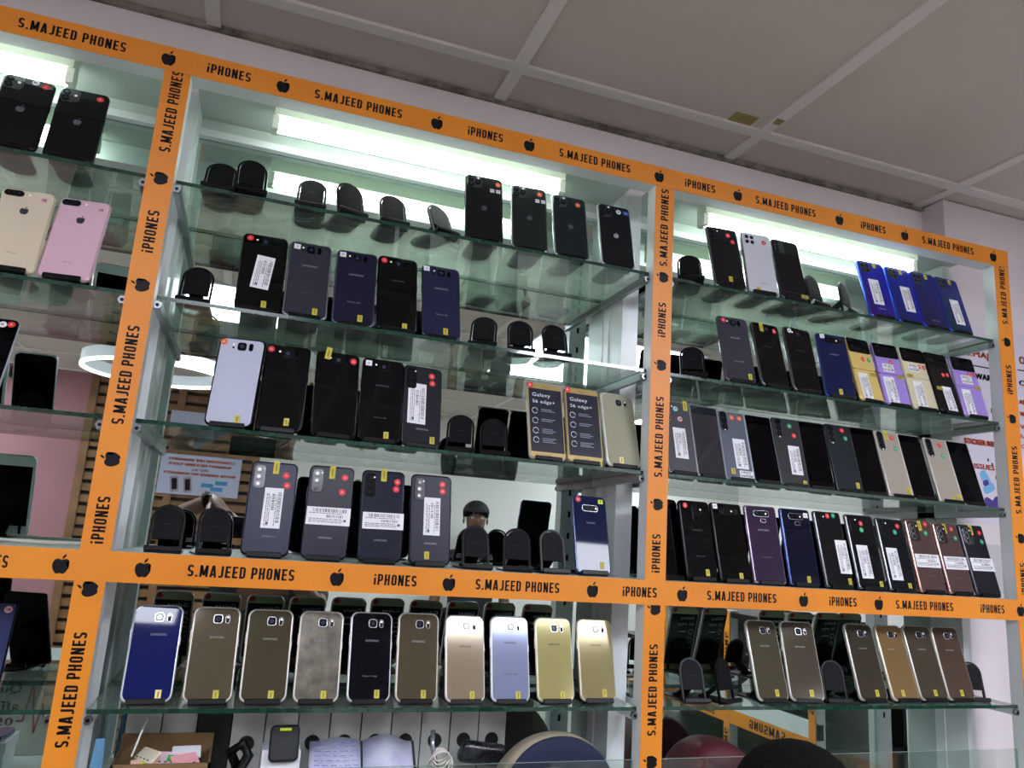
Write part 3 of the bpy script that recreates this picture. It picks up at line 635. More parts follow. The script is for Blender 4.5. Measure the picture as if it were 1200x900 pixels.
for l in """L1a s1 -0.4156 0.0169 0.0344 0.3177 0.0144 0.0752 0.1519
L1b s1 -0.3359 0.025 -0.0104 0.2901 0.0245 0.0745 0.1519
L2a s2 -0.3827 0.0122 -0.0281 0.2698 0.0139 0.0747 0.1521
L2b s2 -0.3079 0.013 -0.1174 0.2642 0.0014 0.0756 0.1527
L3 s3 -0.4042 0.0319 -0.0145 0.3826 0.0121 0.0724 0.1508
L5 s5 -0.3294 0.0401 0.185 0.5642 -0.0204 0.0692 0.1506
C1a s1 0.3584 0.0256 -0.0413 0.2462 0.0105 0.0747 0.1526
C1b s1 0.4511 0.0272 -0.0632 0.2495 0.0092 0.0745 0.1526
C1c s1 0.5387 0.0264 -0.0191 0.2615 0.0036 0.0744 0.1524
C1d s1 0.6388 0.026 -0.0364 0.2533 0.0088 0.0745 0.1526
C2a s2 -0.0227 0.03 -0.0211 0.2518 0.0183 0.0752 0.1526
C2b s2 0.0537 0.0282 -0.0052 0.2549 0.0079 0.0737 0.1527
C2c s2 0.1355 0.0314 -0.0332 0.2399 0.0156 0.0735 0.1528
C2d s2 0.2109 0.0258 0.0234 0.2344 0.0166 0.0733 0.153
C2e s2 0.2943 0.0302 0.0292 0.2448 0.023 0.0735 0.1528
C3a s3 -0.0432 0.0232 -0.173 0.1725 -0.0084 0.0737 0.1536
C3b s3 0.0343 0.0235 -0.1129 0.1807 0.0058 0.0742 0.1535
C3c s3 0.1228 0.0196 0.0684 0.1883 0.0067 0.0741 0.1534
C3d s3 0.1988 0.0208 0.015 0.2069 -0.0081 0.0737 0.153
C3e s3 0.2734 0.0292 0.095 0.211 -0.017 0.0721 0.1516
C3f s3 0.5109 0.0263 0.0432 0.2396 0.0081 0.0742 0.1528
C3g s3 0.5866 0.0257 0.028 0.2393 0.0025 0.0743 0.1526
C3h s3 0.6657 0.024 0.081 0.2523 0.0105 0.0744 0.1534
C4a s4 0.0381 0.0336 -0.0781 0.188 0.0071 0.0745 0.1542
C4b s4 0.1301 0.0338 -0.1158 0.1621 0.0057 0.0736 0.1552
C4c s4 0.222 0.0342 -0.0246 0.1518 0.0185 0.0744 0.155
C4d s4 0.3082 0.0347 0.0811 0.1423 0.0108 0.0742 0.155
C4e s4 0.6192 0.04 0.0473 0.271 -0.0112 0.0734 0.1491
C5a s5 -0.1016 0.0358 0.0666 0.2936 -0.001 0.0706 0.1416
C5b s5 -0.0167 0.0347 0.0557 0.2887 -0.0017 0.0714 0.1416
C5c s5 0.0638 0.0343 0.0298 0.293 -0.0044 0.0706 0.1413
C5d s5 0.1434 0.0335 -0.0219 0.2901 0.0007 0.0707 0.1414
C5e s5 0.2268 0.0341 0.0478 0.2819 -0.009 0.0707 0.1422
C5f s5 0.3049 0.0328 -0.004 0.2665 -0.0067 0.0707 0.1426
C5g s5 0.3888 0.0321 0.0453 0.2696 -0.0064 0.0708 0.1423
C5h s5 0.4693 0.0316 0.0043 0.2666 -0.0039 0.071 0.1428
C5i s5 0.554 0.0327 0.0359 0.2545 -0.0004 0.0711 0.1427
C5j s5 0.6376 0.0371 0.002 0.272 -0.0052 0.0711 0.1428
R1a s1 0.8954 0.0188 -0.0491 0.253 0.0177 0.0743 0.1529
R1b s1 0.9753 0.0171 -0.0573 0.2211 0.0025 0.0748 0.1531
R1c s1 1.0587 0.0201 0.036 0.2201 0.0146 0.0745 0.1535
R1d s1 1.3018 0.0215 -0.0254 0.261 0.012 0.075 0.1541
R1e s1 1.3851 0.0249 0.0074 0.2513 0.0141 0.0749 0.1544
R1f s1 1.4593 0.0228 -0.0147 0.2512 0.0206 0.0748 0.1545
R1g s1 1.5344 0.0224 0.0342 0.2523 0.0089 0.0747 0.1538
R2a s2 0.9216 0.0191 -0.0178 0.239 0.0078 0.0743 0.1526
R2b s2 1.0058 0.0173 0.0775 0.2515 -0.0048 0.0745 0.1523
R2c s2 1.0879 0.019 0.0411 0.2287 0.0097 0.0744 0.153
R2d s2 1.1757 0.0212 -0.104 0.2228 0.0029 0.0752 0.1545
R2e s2 1.2592 0.0194 0.1177 0.2423 0.032 0.0746 0.1557
R2f s2 1.3314 0.0189 0.0114 0.2396 0.0231 0.0747 0.1551
R2g s2 1.4098 0.0185 0.0232 0.2435 0.0202 0.0748 0.1556
R2h s2 1.4834 0.0157 0.0788 0.2608 0.0194 0.0747 0.1554
R2i s2 1.5589 0.0176 -0.0002 0.2342 0.0132 0.0747 0.1549
R3a s3 0.8308 0.0321 0.0061 0.2808 -0.0173 0.1308 0.1556
R3b s3 0.9666 0.0376 -0.0322 0.2943 -0.0158 0.1305 0.1537
R3c s3 1.1029 0.041 -0.048 0.254 -0.0113 0.1306 0.1532
R3d s3 1.2403 0.0366 -0.0358 0.2689 -0.0072 0.1309 0.1553
R3e s3 1.3782 0.036 -0.0107 0.2769 -0.007 0.1309 0.1555
R3f s3 1.5256 0.0387 -0.039 0.2914 -0.0106 0.1309 0.1556
R4z s4 0.7838 0.0369 0.3135 0.2135 -0.0167 0.0745 0.1548
R4a s4 0.8472 0.0348 0.0939 0.2116 0.0108 0.0746 0.1553
R4b s4 0.9217 0.0332 0.0474 0.242 0.0044 0.0749 0.1566
R4c s4 1.0002 0.0312 -0.0225 0.2201 0.0177 0.0749 0.1567
R4d s4 1.0847 0.0321 0.0144 0.2084 0.0058 0.0747 0.1568
R4e s4 1.1708 0.0306 0.0819 0.2192 0.0118 0.0746 0.1579
R4f s4 1.2549 0.0304 0.0135 0.2325 0.0111 0.0748 0.1583
R4g s4 1.3386 0.0316 -0.0037 0.2528 -0.0066 0.0748 0.1567
R4h s4 1.4193 0.0307 0.0176 0.2281 0.0103 0.0747 0.1575
R4i s4 1.5006 0.0312 0.0412 0.2363 0.0134 0.0747 0.157
R4j s4 1.5781 0.0302 0.0287 0.2415 0.0167 0.0747 0.159
R5a s5 1.0092 0.0348 0.0329 0.2956 -0.0056 0.0745 0.1535
R5b s5 1.088 0.0334 -0.1385 0.2878 0.003 0.0746 0.1527
R5c s5 1.2535 0.0346 0.0183 0.3018 -0.0066 0.0744 0.1527
R5d s5 1.3381 0.0354 0.0285 0.3126 0.0037 0.0745 0.1533
R5e s5 1.4173 0.0384 -0.0243 0.3075 0.0076 0.0746 0.1537
R5f s5 1.4916 0.0377 -0.0057 0.2728 0.0074 0.0746 0.1528
s1a s1 -0.1113 0.0255 -0.0189 0.482 0.0484 0.0449 0.0758
s1b s1 -0.0585 0.0115 0.0927 0.3558 0.027 0.0476 0.0813
s1c s1 0.0405 0.026 -0.0474 0.4359 0.0398 0.0483 0.078
s1d s1 0.1142 0.0213 0.0297 0.3582 0.0459 0.0485 0.0823
s1e s1 0.1892 0.0274 -0.0422 0.4139 0.013 0.0484 0.079
s1f s1 0.286 0.0235 -0.0664 0.4634 -0.0073 0.0418 0.0769
s2a s2 -0.1222 0.0348 -0.0243 0.3723 0.0345 0.0501 0.0779
s2b s2 0.3709 0.0352 -0.3152 0.4797 -0.0142 0.0441 0.0765
s2c s2 0.4471 0.0364 -0.1811 0.3941 -0.004 0.0491 0.0781
s2d s2 0.5182 0.03 -0.0592 0.38 -0.0018 0.0501 0.0784
s3a s3 0.3432 0.0334 -0.2345 0.3797 0.0103 0.0495 0.079
s3b s3 0.4073 0.0289 -0.1585 0.3829 0.002 0.0454 0.0779
s4a s4 -0.1097 0.0369 0.019 0.3873 -0.0045 0.0472 0.0777
s4b s4 -0.0372 0.0346 0.1656 0.3679 0.0103 0.0473 0.0782
s4c s4 0.3931 0.0373 -0.004 0.3092 0.0042 0.0494 0.0799
s4d s4 0.468 0.0371 -0.1352 0.3061 0.0018 0.0483 0.0807
s4e s4 0.5402 0.0378 0.066 0.2519 -0.0035 0.0499 0.0796
t1a s1 0.7945 0.0168 -0.4228 0.4562 -0.021 0.0463 0.0762
t1b s1 1.1239 0.0226 0.0516 0.2213 -0.0153 0.0483 0.0636
t1c s1 1.215 0.0314 0.2861 0.1323 0.0142 0.0484 0.069
t2a s2 0.8082 0.0218 -0.412 0.4169 -0.0181 0.0456 0.0763
t5a s5 0.8395 0.0422 -0.0362 0.2897 -0.0139 0.0505 0.0769
t5b s5 0.9127 0.0386 0.4078 0.2173 -0.0196 0.0508 0.0772
t5c s5 1.1616 0.0371 -0.1462 0.2403 -0.0085 0.0515 0.0763
t5d s5 1.5406 0.0485 -0.2869 0.2226 -0.0195 0.0512 0.0777""".split('\n'):
    p = l.split(); FIT[p[0]] = (p[1],)+tuple(float(v) for v in p[2:])
# key ; style ; colour ; finish ; frame ; stickers ; printed marks ; look (C3a: light panel's reflection painted in as back colour)
PH = '''
L1a;dual;#0d0d10;gloss;#1a1b1e;W:.62,.055 R:.82,.085;applef,.5,.47,.013;black phone, white and red round stickers
L1b;dual;#0c0c0f;gloss;#1a1b1e;R:.82,.09;applef,.5,.47,.013;black phone with single red round sticker
L2a;pill;#d6cbb4;satin;#cfc4a8;P:.8,.10;appled,.5,.27,.013|iPd,.5,.79,.013;pale gold phone with horizontal dual camera
L2b;pill;#d9b5c6;satin;#cfa9bb;P:.83,.11;appled,.5,.27,.013|iPd,.5,.80,.013;pink phone with horizontal dual camera
L3;screen;#0a0c12;gloss;#b9bdc6;W:.68,.08 R:.84,.07;;dark screen-out phone, white and red stickers
L5;n10;#34385c;gloss;#1b1d2a;P:.83,.08;;slate blue phone with pale round sticker
C1a;tri;#141517;matte;#2b2d2f;O:.87,.10 D:.77,.21;applef,.5,.5,.012;graphite triple-camera phone, orange sticker, two white labels
C1b;tri;#1d2322;matte;#8b918e;O:.8,.10 D:.79,.21;applef,.5,.5,.012;greenish-black triple-camera phone, orange sticker over white labels
C1c;tri;#1b2224;matte;#9aa1a2;O:.76,.12;applef,.5,.5,.012;greenish-black triple-camera phone with lone orange sticker
C1d;tri;#131518;matte;#b8bbc0;W:.64,.10 B:.86,.10;apple,.5,.5,.012;black triple-camera phone, white round and blue square stickers
C2a;s8;#050507;gloss;#0a0a0c;R:.16,.065 L:.52,.50,.40,.43,.10 Y:.62,.91;;black phone with large tilted barcode label
C2b;s8;#2f313a;gloss;#8a8d96;S:.18,.075 Y:.72,.91;S,.5,.32,.026|G8f,.45,.68,.02;dark grey phone with white square sticker
C2c;s8;#1a1b30;gloss;#5d6078;S:.15,.07 Y:.66,.90;S,.5,.33,.026|G8,.48,.70,.022;navy phone with white square sticker
C2d;s8;#050508;gloss;#0c0c10;R:.15,.07 Y:.70,.93;Sf,.5,.33,.024;glossy black phone, red sticker beside its camera
C2e;s8;#22243f;gloss;#3a3c58;S:.12,.06 Y:.60,.90;S,.5,.32,.026|G8,.5,.68,.022;slate blue phone with white square sticker
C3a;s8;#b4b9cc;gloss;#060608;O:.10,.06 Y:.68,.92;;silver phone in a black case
C3b;s8;#06070a;gloss;#0a0a0d;R:.12,.06 Y:.66,.89;;glossy black phone, red sticker at upper left corner
C3c;s8;#07070a;gloss;#0b0b0e;R:.85,.09 Z:.26,.03,.15;;black phone, red sticker, yellow tag over top edge
C3d;s8;#08080b;gloss;#0e0e11;S:.14,.07 Y:.66,.92;Sf,.5,.33,.024|G8f,.5,.72,.02;black phone with pale square sticker at its corner
C3e;s20;#26282e;gloss;#34363c;R:.72,.11 R:.74,.20 L:.36,.48,.46,.50 Y:.78,.91;S,.52,.79,.022;dark grey phone, two red stickers, upright barcode label
C3f;demo;#1b2030;gloss;#c9c4b8;;;gold phone showing demo screen, fully visible
C3g;demo;#1b2030;gloss;#b3a888;Y:.88,1.02;;gold phone showing demo screen beside the silver-gold phone
C3h;s6;#a3a38c;bronze;#d8d8d2;U:.42,.91;S,.5,.30,.018;silver-gold phone back at the row's end
C4a;s20;#1b1f38;matte;#1b1d29;Z:.53,.06 R:.76,.14 R:.80,.25 L:.55,.50,.40,.43;S,.55,.80,.022;dark blue phone, yellow tag, upright barcode label
C4b;s20;#161929;matte;#1b1d29;Z:.51,.07 R:.80,.12 R:.77,.28 L:.52,.55,.96,.19;S,.5,.78,.022;dark blue phone, label band, red stickers widely spaced
C4c;s20;#171a2b;matte;#1b1d29;Z:.50,.05 R:.82,.12 R:.80,.20 L:.54,.56,.94,.18;S,.5,.77,.022;dark blue phone, label band, red stickers close together
C4d;s20;#171a2c;matte;#1b1d29;R:.76,.10 R:.77,.18 L:.52,.47,.40,.42 Y:.42,.90;S,.5,.77,.022;dark blue phone, upright label, yellow tag at bottom
C4e;s10;#141c3a;gloss;#5b6584;R:.18,.06 V:.83,.07 Y:.74,.89;S,.5,.36,.018;navy phone with lime and red stickers on top
C5a;s6;#0e1a52;gloss;#c7c9d4;U:.72,.92;S,.55,.315,.023;bright navy blue phone
C5b;s6;#564e3d;bronze;#cfcac2;Y:.66,.92;S,.54,.33,.022;golden-brown phone
C5c;s6;#474231;bronze;#cfcac2;Y:.66,.92;S,.52,.33,.022;olive-bronze phone
C5d;s6;#4f4a40;worn;#cfcac2;Y:.66,.92;S,.5,.33,.022;smeared grey-bronze phone
C5e;s6;#05060f;gloss;#d2d3d8;Y:.68,.91;S,.52,.33,.022|G6f,.5,.72,.024;black phone with silver rim
C5f;s6;#504938;bronze;#cfcac2;Y:.66,.91;S,.5,.33,.022;brown-bronze phone
C5g;s6;#8a7d68;bronze;#ddd8d2;Y:.66,.92;Sd,.5,.37,.022;champagne gold phone
C5h;s6;#8088a6;bronze;#dcdee6;Y:.68,.92;Sd,.5,.32,.022|G6d,.5,.68,.026;pale silver-blue phone
C5i;s6;#9c9460;bronze;#e0dcc4;Y:.66,.92;Sd,.5,.33,.022;pale yellow-gold phone
C5j;s6;#8a8058;bronze;#d2ccb0;Y:.66,.90;Sd,.5,.33,.022;yellow-gold phone
R1a;n10;#17181b;gloss;#6d7074;R:.68,.12 R:.80,.22 Y:.52,.86;Sf,.6,.82,.02;black phone with two red stickers
R1b;a12;#c9cbd6;satin;#8f929c;R:.74,.14 Y:.34,.95;S,.55,.83,.02;white phone with red sticker
R1c;block;#101116;gloss;#44474c;T:.86,.91;;black phone with block camera
R1d;a12;#2326a8;iris;#3a58c8;Y:.62,.07 L:.44,.55,.38,.44;S,.5,.84,.022;violet-blue phone, barcode label reaching lower left
R1e;a12;#1c2a9e;iris;#2a50d0;Y:.60,.08 L:.60,.56,.38,.44;;royal blue phone with barcode label
R1f;a12;#232672;iris;#2b35c8;Y:.62,.07;S,.5,.86,.022;indigo phone without barcode label
R1g;a12;#252c78;iris;#3440b4;Y:.62,.07 L:.55,.62,.38,.44;;dark teal-blue phone with barcode label
R2a;s8;#36353f;gloss;#5a5b66;R:.20,.07 Y:.80,.90;S,.5,.33,.024|G8,.5,.69,.022;grey-violet phone with red sticker
R2b;s8;#050506;gloss;#5b5c60;R:.80,.10 Z:.34,.07;Sf,.5,.38,.022;glossy black phone with red sticker and yellow tag
R2c;s8;#060607;gloss;#5b5c60;W:.22,.06;Sf,.5,.36,.022;glossy black phone with white round sticker
R2d;n8;#121a42;gloss;#3a4a86;S:.20,.05 Y:.50,.91;S,.5,.33,.022;dark blue phone with white square sticker
R2e;flip;#d6bd72;satin;#c8b070;R:.55,.33 G:.80,.33 L:.36,.76,.40,.40 T:.82,.56;;yellow flip phone with red and green stickers
R2f;flip;#9f88d6;satin;#8f7cc0;R:.60,.30 L:.45,.40,.42,.13 L:.34,.76,.42,.42 T:.82,.53;;lilac flip phone left of the cream one
R2g;flip;#d0c8a8;satin;#d4cfba;R:.66,.30 R:.86,.30 L:.42,.33,.42,.13 L:.40,.76,.36,.42 T:.18,.47;;cream flip phone
R2h;flip;#08080b;gloss;#1a1a1e;R:.60,.36 R:.80,.35 L:.55,.76,.40,.40 T:.24,.60;;black flip phone with two red stickers
R2i;flip;#9c85d2;satin;#a698c8;R:.66,.28 R:.86,.28 L:.50,.38,.44,.14 L:.32,.76,.36,.42 T:.86,.50;;lilac flip phone at the row's right end
R3a;frings;#47484d;matte;#a3a7ae;C:.24,.10 P:.30,.24 Z:.42,.04 L:.26,.58,.22,.42;;open folding phone, dark grey, ring lenses
R3b;fpill;#59606a;satin;#a9b4c4;O:.26,.09 O:.40,.09 L:.32,.62,.22,.43 L:.37,.91,.24,.10 Y:.14,.88;;open folding phone, grey-green, two orange stickers
R3c;fpill;#2a2b2e;matte;#4e5154;G:.32,.11 R:.38,.25 L:.33,.62,.21,.42 Y:.44,.95;;open folding phone, black, green above red sticker, barcode label
R3d;fpill;#1b2126;matte;#4a4e52;R:.34,.08 G:.38,.20 Y:.42,.90;;open folding phone, black, red above green sticker
R3e;fpill;#aaa195;bronze;#d6d2cc;Z:.24,.06 R:.36,.09 G:.38,.26 Z:.42,.92;;open silver folding phone with tag at its top
R3f;fpill;#aaa195;bronze;#d6d2cc;R:.34,.10 G:.35,.27 Y:.30,.95 Z:.43,.94;;open silver folding phone at the row's right end
R4z;screen;#0a0a0c;gloss;#1a1a1c;;;black phone tucked against the orange post
R4a;s9;#060608;gloss;#1c1c20;R:.20,.07 Y:.66,.91;Sf,.5,.38,.024|G9f,.5,.71,.022;black phone with upright camera block
R4b;n8;#040405;gloss;#1c1c20;S:.14,.05 Y:.66,.93;;black phone with white square sticker
R4c;n9;#32263b;gloss;#a493ae;;S,.5,.32,.026|Nf,.5,.67,.026;purple phone
R4d;n9;#090d22;gloss;#4a5890;S:.85,.08 Y:.62,.92;;deep navy phone
R4e;n10;#111114;gloss;#6c6e72;R:.50,.06 G:.72,.05 L:.80,.60,.42,.44,.0 Y:.86,.92;;black phone, tall label at its right edge
R4f;n10;#0e0f12;gloss;#7c7e82;R:.52,.12 G:.50,.21 L:.38,.64,.40,.44 Y:.80,.93;;black phone beside the tall-label phone, green below red sticker
R4g;n10;#0e1118;gloss;#7c7e82;R:.76,.10 G:.62,.19 L:.34,.64,.40,.44 Y:.72,.93;;blue-black phone beside the brown phones
R4h;n20;#4c3836;matte;#c79a90;R:.76,.05 G:.70,.18 Z:.52,.08 L:.53,.57,.92,.18;Sf,.55,.78,.022;brown phone, the left of two
R4i;n20;#4a3937;matte;#b5948c;R:.72,.08 G:.80,.21 Z:.44,.08 L:.55,.57,.92,.18;Sf,.55,.78,.022;brown phone, the right of two
R4j;n20;#15161d;matte;#44464c;R:.80,.11 G:.80,.24 Z:.46,.08 L:.55,.57,.92,.18;;black phone with label band
R5a;s6;#4a4537;bronze;#c4c2bc;Y:.62,.90;S,.5,.33,.022;bronze phone, the left of the adjoining pair
R5b;s6;#474034;bronze;#c4c2bc;Y:.62,.90;S,.5,.33,.022;bronze phone, the right of the adjoining pair
R5c;s6;#3c362d;bronze;#b9b5ac;Y:.62,.90;S,.5,.33,.022;dark bronze phone right of an empty stand
R5d;s6;#7a6240;bronze;#c9c2b2;Y:.40,.90;S,.4,.33,.018;golden-orange phone
R5e;s6;#443e32;bronze;#b9b5ac;Y:.55,.90;S,.5,.33,.022;olive-bronze phone
R5f;s6;#4a3a30;bronze;#b9b5ac;Y:.52,.90;S,.5,.33,.022;reddish-bronze phone
'''
BAYW = dict(L='left bay', C='centre bay', R='right bay')
ROW = {'1': 'top shelf', '2': 'second shelf', '3': 'third shelf', '4': 'middle board', '5': 'bottom shelf'}
ORD = ['first', 'second', 'third', 'fourth', 'fifth', 'sixth', 'seventh', 'eighth', 'ninth', 'tenth', 'eleventh']
cnt = {}
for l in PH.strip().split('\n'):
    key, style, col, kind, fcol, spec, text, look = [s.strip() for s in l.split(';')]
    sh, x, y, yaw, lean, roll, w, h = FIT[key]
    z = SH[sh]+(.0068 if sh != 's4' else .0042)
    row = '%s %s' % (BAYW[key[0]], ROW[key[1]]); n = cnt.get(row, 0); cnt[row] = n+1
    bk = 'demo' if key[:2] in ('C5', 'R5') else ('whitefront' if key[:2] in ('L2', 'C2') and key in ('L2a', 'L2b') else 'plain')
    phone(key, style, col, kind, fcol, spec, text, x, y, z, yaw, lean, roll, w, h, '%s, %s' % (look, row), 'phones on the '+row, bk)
    xs = [(x, y)] if not key.startswith('R3') else [(x-.030, y), (x+.034, y)]
    for i, (sx, sy) in enumerate(xs):
        side = '' if len(xs) == 1 else (' left half of' if i == 0 else ' right half of')
        nm = 'phone' if len(xs) == 1 else 'folding phone'
        stand(sx, sy, z, yaw, lean, 'black stand under%s %s %s, %s' % (side or ' the', ORD[n], nm+('' if side else ' from left'), row), 'black folding stands holding phones')
# a few more phones beyond the left edge of the frame: their fronts show in the mirror
for sh, x, style, col, fcol, bk, lb in (('s3', -.49, 'pill', '#d9dadd', '#cfd0d4', 'whitefront', 'silver phone beyond screen-out phone, left bay third shelf'),
        ('s3', -.575, 'pill', '#c9cace', '#cfd0d4', 'whitefront', 'silver phone farthest along the left bay third shelf'),
        ('s4', -.412, 'pill', '#d9dadd', '#cfd0d4', 'whitefront', 'silver phone nearest the orange post, left bay middle board'),
        ('s4', -.492, 'pill', '#c9cace', '#cfd0d4', 'whitefront', 'silver phone farther left on the left bay middle board'),
        ('s5', -.415, 'n10', '#1a1b20', '#202126', 'plain', 'black phone beside the slate blue phone, left bay bottom shelf')):
    z = SH[sh]+(.0068 if sh != 's4' else .0042)
    phone('X'+lb[:2], style, col, 'gloss', fcol, '', '', x, .032, z, 0, .26, 0, .0745, .152, lb, 'phones beyond the left edge', bk)
    stand(x, .032, z, 0, .26, 'black stand under ' + lb, 'black folding stands holding phones')
# empty stands
ES = {'s1a': 'empty black stand, first from left, centre bay top shelf', 's1b': 'empty black stand, second from left, centre bay top shelf',
      's1c': 'empty black stand, third from left, centre bay top shelf', 's1d': 'empty black stand, fourth from left, centre bay top shelf',
      's1e': 'empty black stand, fifth from left, centre bay top shelf', 's1f': 'empty black stand just left of the graphite phone, centre bay top shelf',
      's2a': 'empty black stand beside the barcode-labelled black phone, centre bay second shelf', 's2b': 'first of three empty black stands right on the centre bay second shelf',
      's2c': 'middle of three empty black stands on the centre bay second shelf', 's2d': 'last of three empty black stands right on the centre bay second shelf',
      's3a': 'empty black stand beside the dark grey phone, centre bay third shelf', 's3b': 'empty black stand beside the gold demo phone, centre bay third shelf',
      's4a': 'leftmost empty black stand on the centre bay middle board', 's4b': 'empty black stand left of the dark blue phones, centre bay middle board',
      's4c': 'first empty black stand right of the dark blue phones, centre bay middle board', 's4d': 'middle of three empty black stands, right part of centre bay middle board',
      's4e': 'empty black stand just left of the navy phone, centre bay middle board', 't1a': 'empty black stand beside the orange post, right bay top shelf',
      't1b': 'empty black stand just right of the block-camera phone, right bay top shelf', 't1c': 'empty black stand just left of the violet-blue phone, right bay top shelf',
      't2a': 'empty black stand beside the orange post, right bay second shelf', 't5a': 'leftmost empty black stand, right bay bottom shelf',
      't5b': 'turned empty black stand left of the bronze pair, right bay bottom shelf', 't5c': 'empty black stand between bronze phones, right bay bottom shelf',
      't5d': 'empty black stand at the far right end of the right bay bottom shelf'}
for k, lb in ES.items():
    sh, x, y, yaw, lean, roll, w, h = FIT[k]
    yaw = {'s1d': .28, 's1e': .10, 's1f': .42, 't1b': .25, 't1c': .45}.get(k, yaw)
    stand(x, y-.004, SH[sh]+(.0068 if sh != 's4' else .0042), yaw, lean, lb, 'empty black phone stands')

# ------------------------------------------------------------------ lowest compartment
mw = mat('file_board', '#b9bab6', .6, noise='#aeb0aa', nscale=12); mblk = mat('file_black', '#0b0b0d', .5)
k = 0
for i in range(13):
    x = -.135+i*.0535
    black = i in (2, 12)
    t = empty('box_file', W(x+.0265, 0, ZB), ('black box file standing between white ones, %s' % ('near the cardboard box' if i == 2 else 'at the right end of the row')) if black else 'white box file with black finger hole, %s in the row from left' % (ORD[k] if k < 11 else 'last'), 'box file', 'box files behind the papers')
    if not black: k += 1
    MB().box(-.026, .026, .155, .198, 0, .150, mblk if black else mw).build('case', t)
    if not black:
        MB().disc(0, .078, .0125, .1535, .1552, mblk, 24).build('finger_hole', t)
        MB().box(-.0262, -.0255, .1543, .1552, 0, .150, mblk).build('spine_edge', t)
# cardboard box with small packets
card = mat('cardboard', '#7a5f3e', .85, noise='#6d5436', nscale=15)
t = empty('cardboard_box', W(-.068, .095, ZB), 'open brown cardboard box holding small packets in the lowest compartment', 'cardboard box')
mb = MB(); x0, x1, y0, y1, hh = -.068, .068, -.045, .045, .078
mb.box(x0, x1, y0, y1, 0, .003, card); mb.box(x0, x1, y0, y0+.003, 0, hh, card); mb.box(x0, x1, y1-.003, y1, 0, hh+.022, card)
mb.box(x0, x0+.003, y0, y1, 0, hh, card); mb.box(x1-.003, x1, y0, y1, 0, hh, card); mb.build('tray', t)
MB().box(x0+.004, x0+.006, -.045, .03, hh-.002, hh+.035, mat('white_flap', '#d5d9da', .7), Matrix.Rotation(.25, 4, 'Y')).build('flap', t)
pk = [('#e6b9a8', 'pink', .35, -.025), ('#e8c9d4', 'pale pink', -.2, .012), ('#d8dce0', 'white', .1, .040), ('#dfe6ea', 'grey-white', -.5, .028), ('#e2a0a8', 'rose', .6, .046), ('#e9e2c8', 'cream', -.9, -.038)]
for i, (c, nm, a, dx) in enumerate(pk):
    o = MB().slab(.042, .022, .003, .002, .0008, mat('packet_%d' % i, c, .4), seg=3)
    if i == 0: o.box(-.008, .004, -.0006, 0, .007, .016, M_LIME)
    if i == 1: o.box(-.006, .008, -.0006, 0, .005, .016, mat('packet_green', '#2fb348', .5))
    for j in range(4): o.box(-.018+j*.009, -.014+j*.009, -.0004, 0, .003, .0045, M_INK)
    ob = o.build('packet', None, W(-.068+dx*.8, .075+.010*(i % 4), ZB+.062+.006*(i % 3)))
    ob.rotation_euler = (-.9, 0, a); tag(ob, '%s packet lying in the cardboard box' % nm, 'packet', 'packets in the cardboard box')
tag(MB().add([Vector(p) for p in ((-.168, .05, ZB), (-.142, .045, ZB), (-.150, .06, ZB+.112), (-.162, .06, ZB+.112), (-.168, .053, ZB), (-.142, .048, ZB), (-.150, .063, ZB+.112), (-.162, .063, ZB+.112))],
    [(0, 1, 2, 3), (7, 6, 5, 4), (0, 4, 5, 1), (1, 5, 6, 2), (2, 6, 7, 3), (3, 7, 4, 0)], mat('blue_card', '#5f93b8', .6)).build('blue_folder', None, (0, 0, Z0)), 'pale blue folder standing left of the cardboard box', 'folder')
# chargers and small things
t = empty('phone_box', W(.105, .105, ZB), 'small white phone box with a black pouch on top', 'box')
MB().slab(.06, .086, .05, .003, .001, M_WHITE, y0=-.025, seg=3).build('carton', t)
t = empty('black_pouch', W(.108, .066, ZB+.072), 'black pouch with a lime tag leaning on the white phone box', 'pouch', rot=(-.3, 0, .05))
MB().slab(.046, .054, .012, .008, .004, mat('pouch_black', '#0d0e10', .6)).build('bag', t)
MB().box(-.009, .009, -.0006, 0, .045, .049, M_LIME).build('tag', t)
tag(MB().tube([(.045, .06, ZB+.012), (.06, .075, ZB+.04), (.04, .09, ZB+.06), (.028, .08, ZB+.085), (.045, .07, ZB+.1), (.055, .08, ZB+.08), (.04, .07, ZB+.05), (.06, .06, ZB+.02)], .0085, M_BLACKP, 10).build('charger_cable', None, (0, 0, Z0)), 'thick black charger cable bundled left of the white phone box', 'cable')
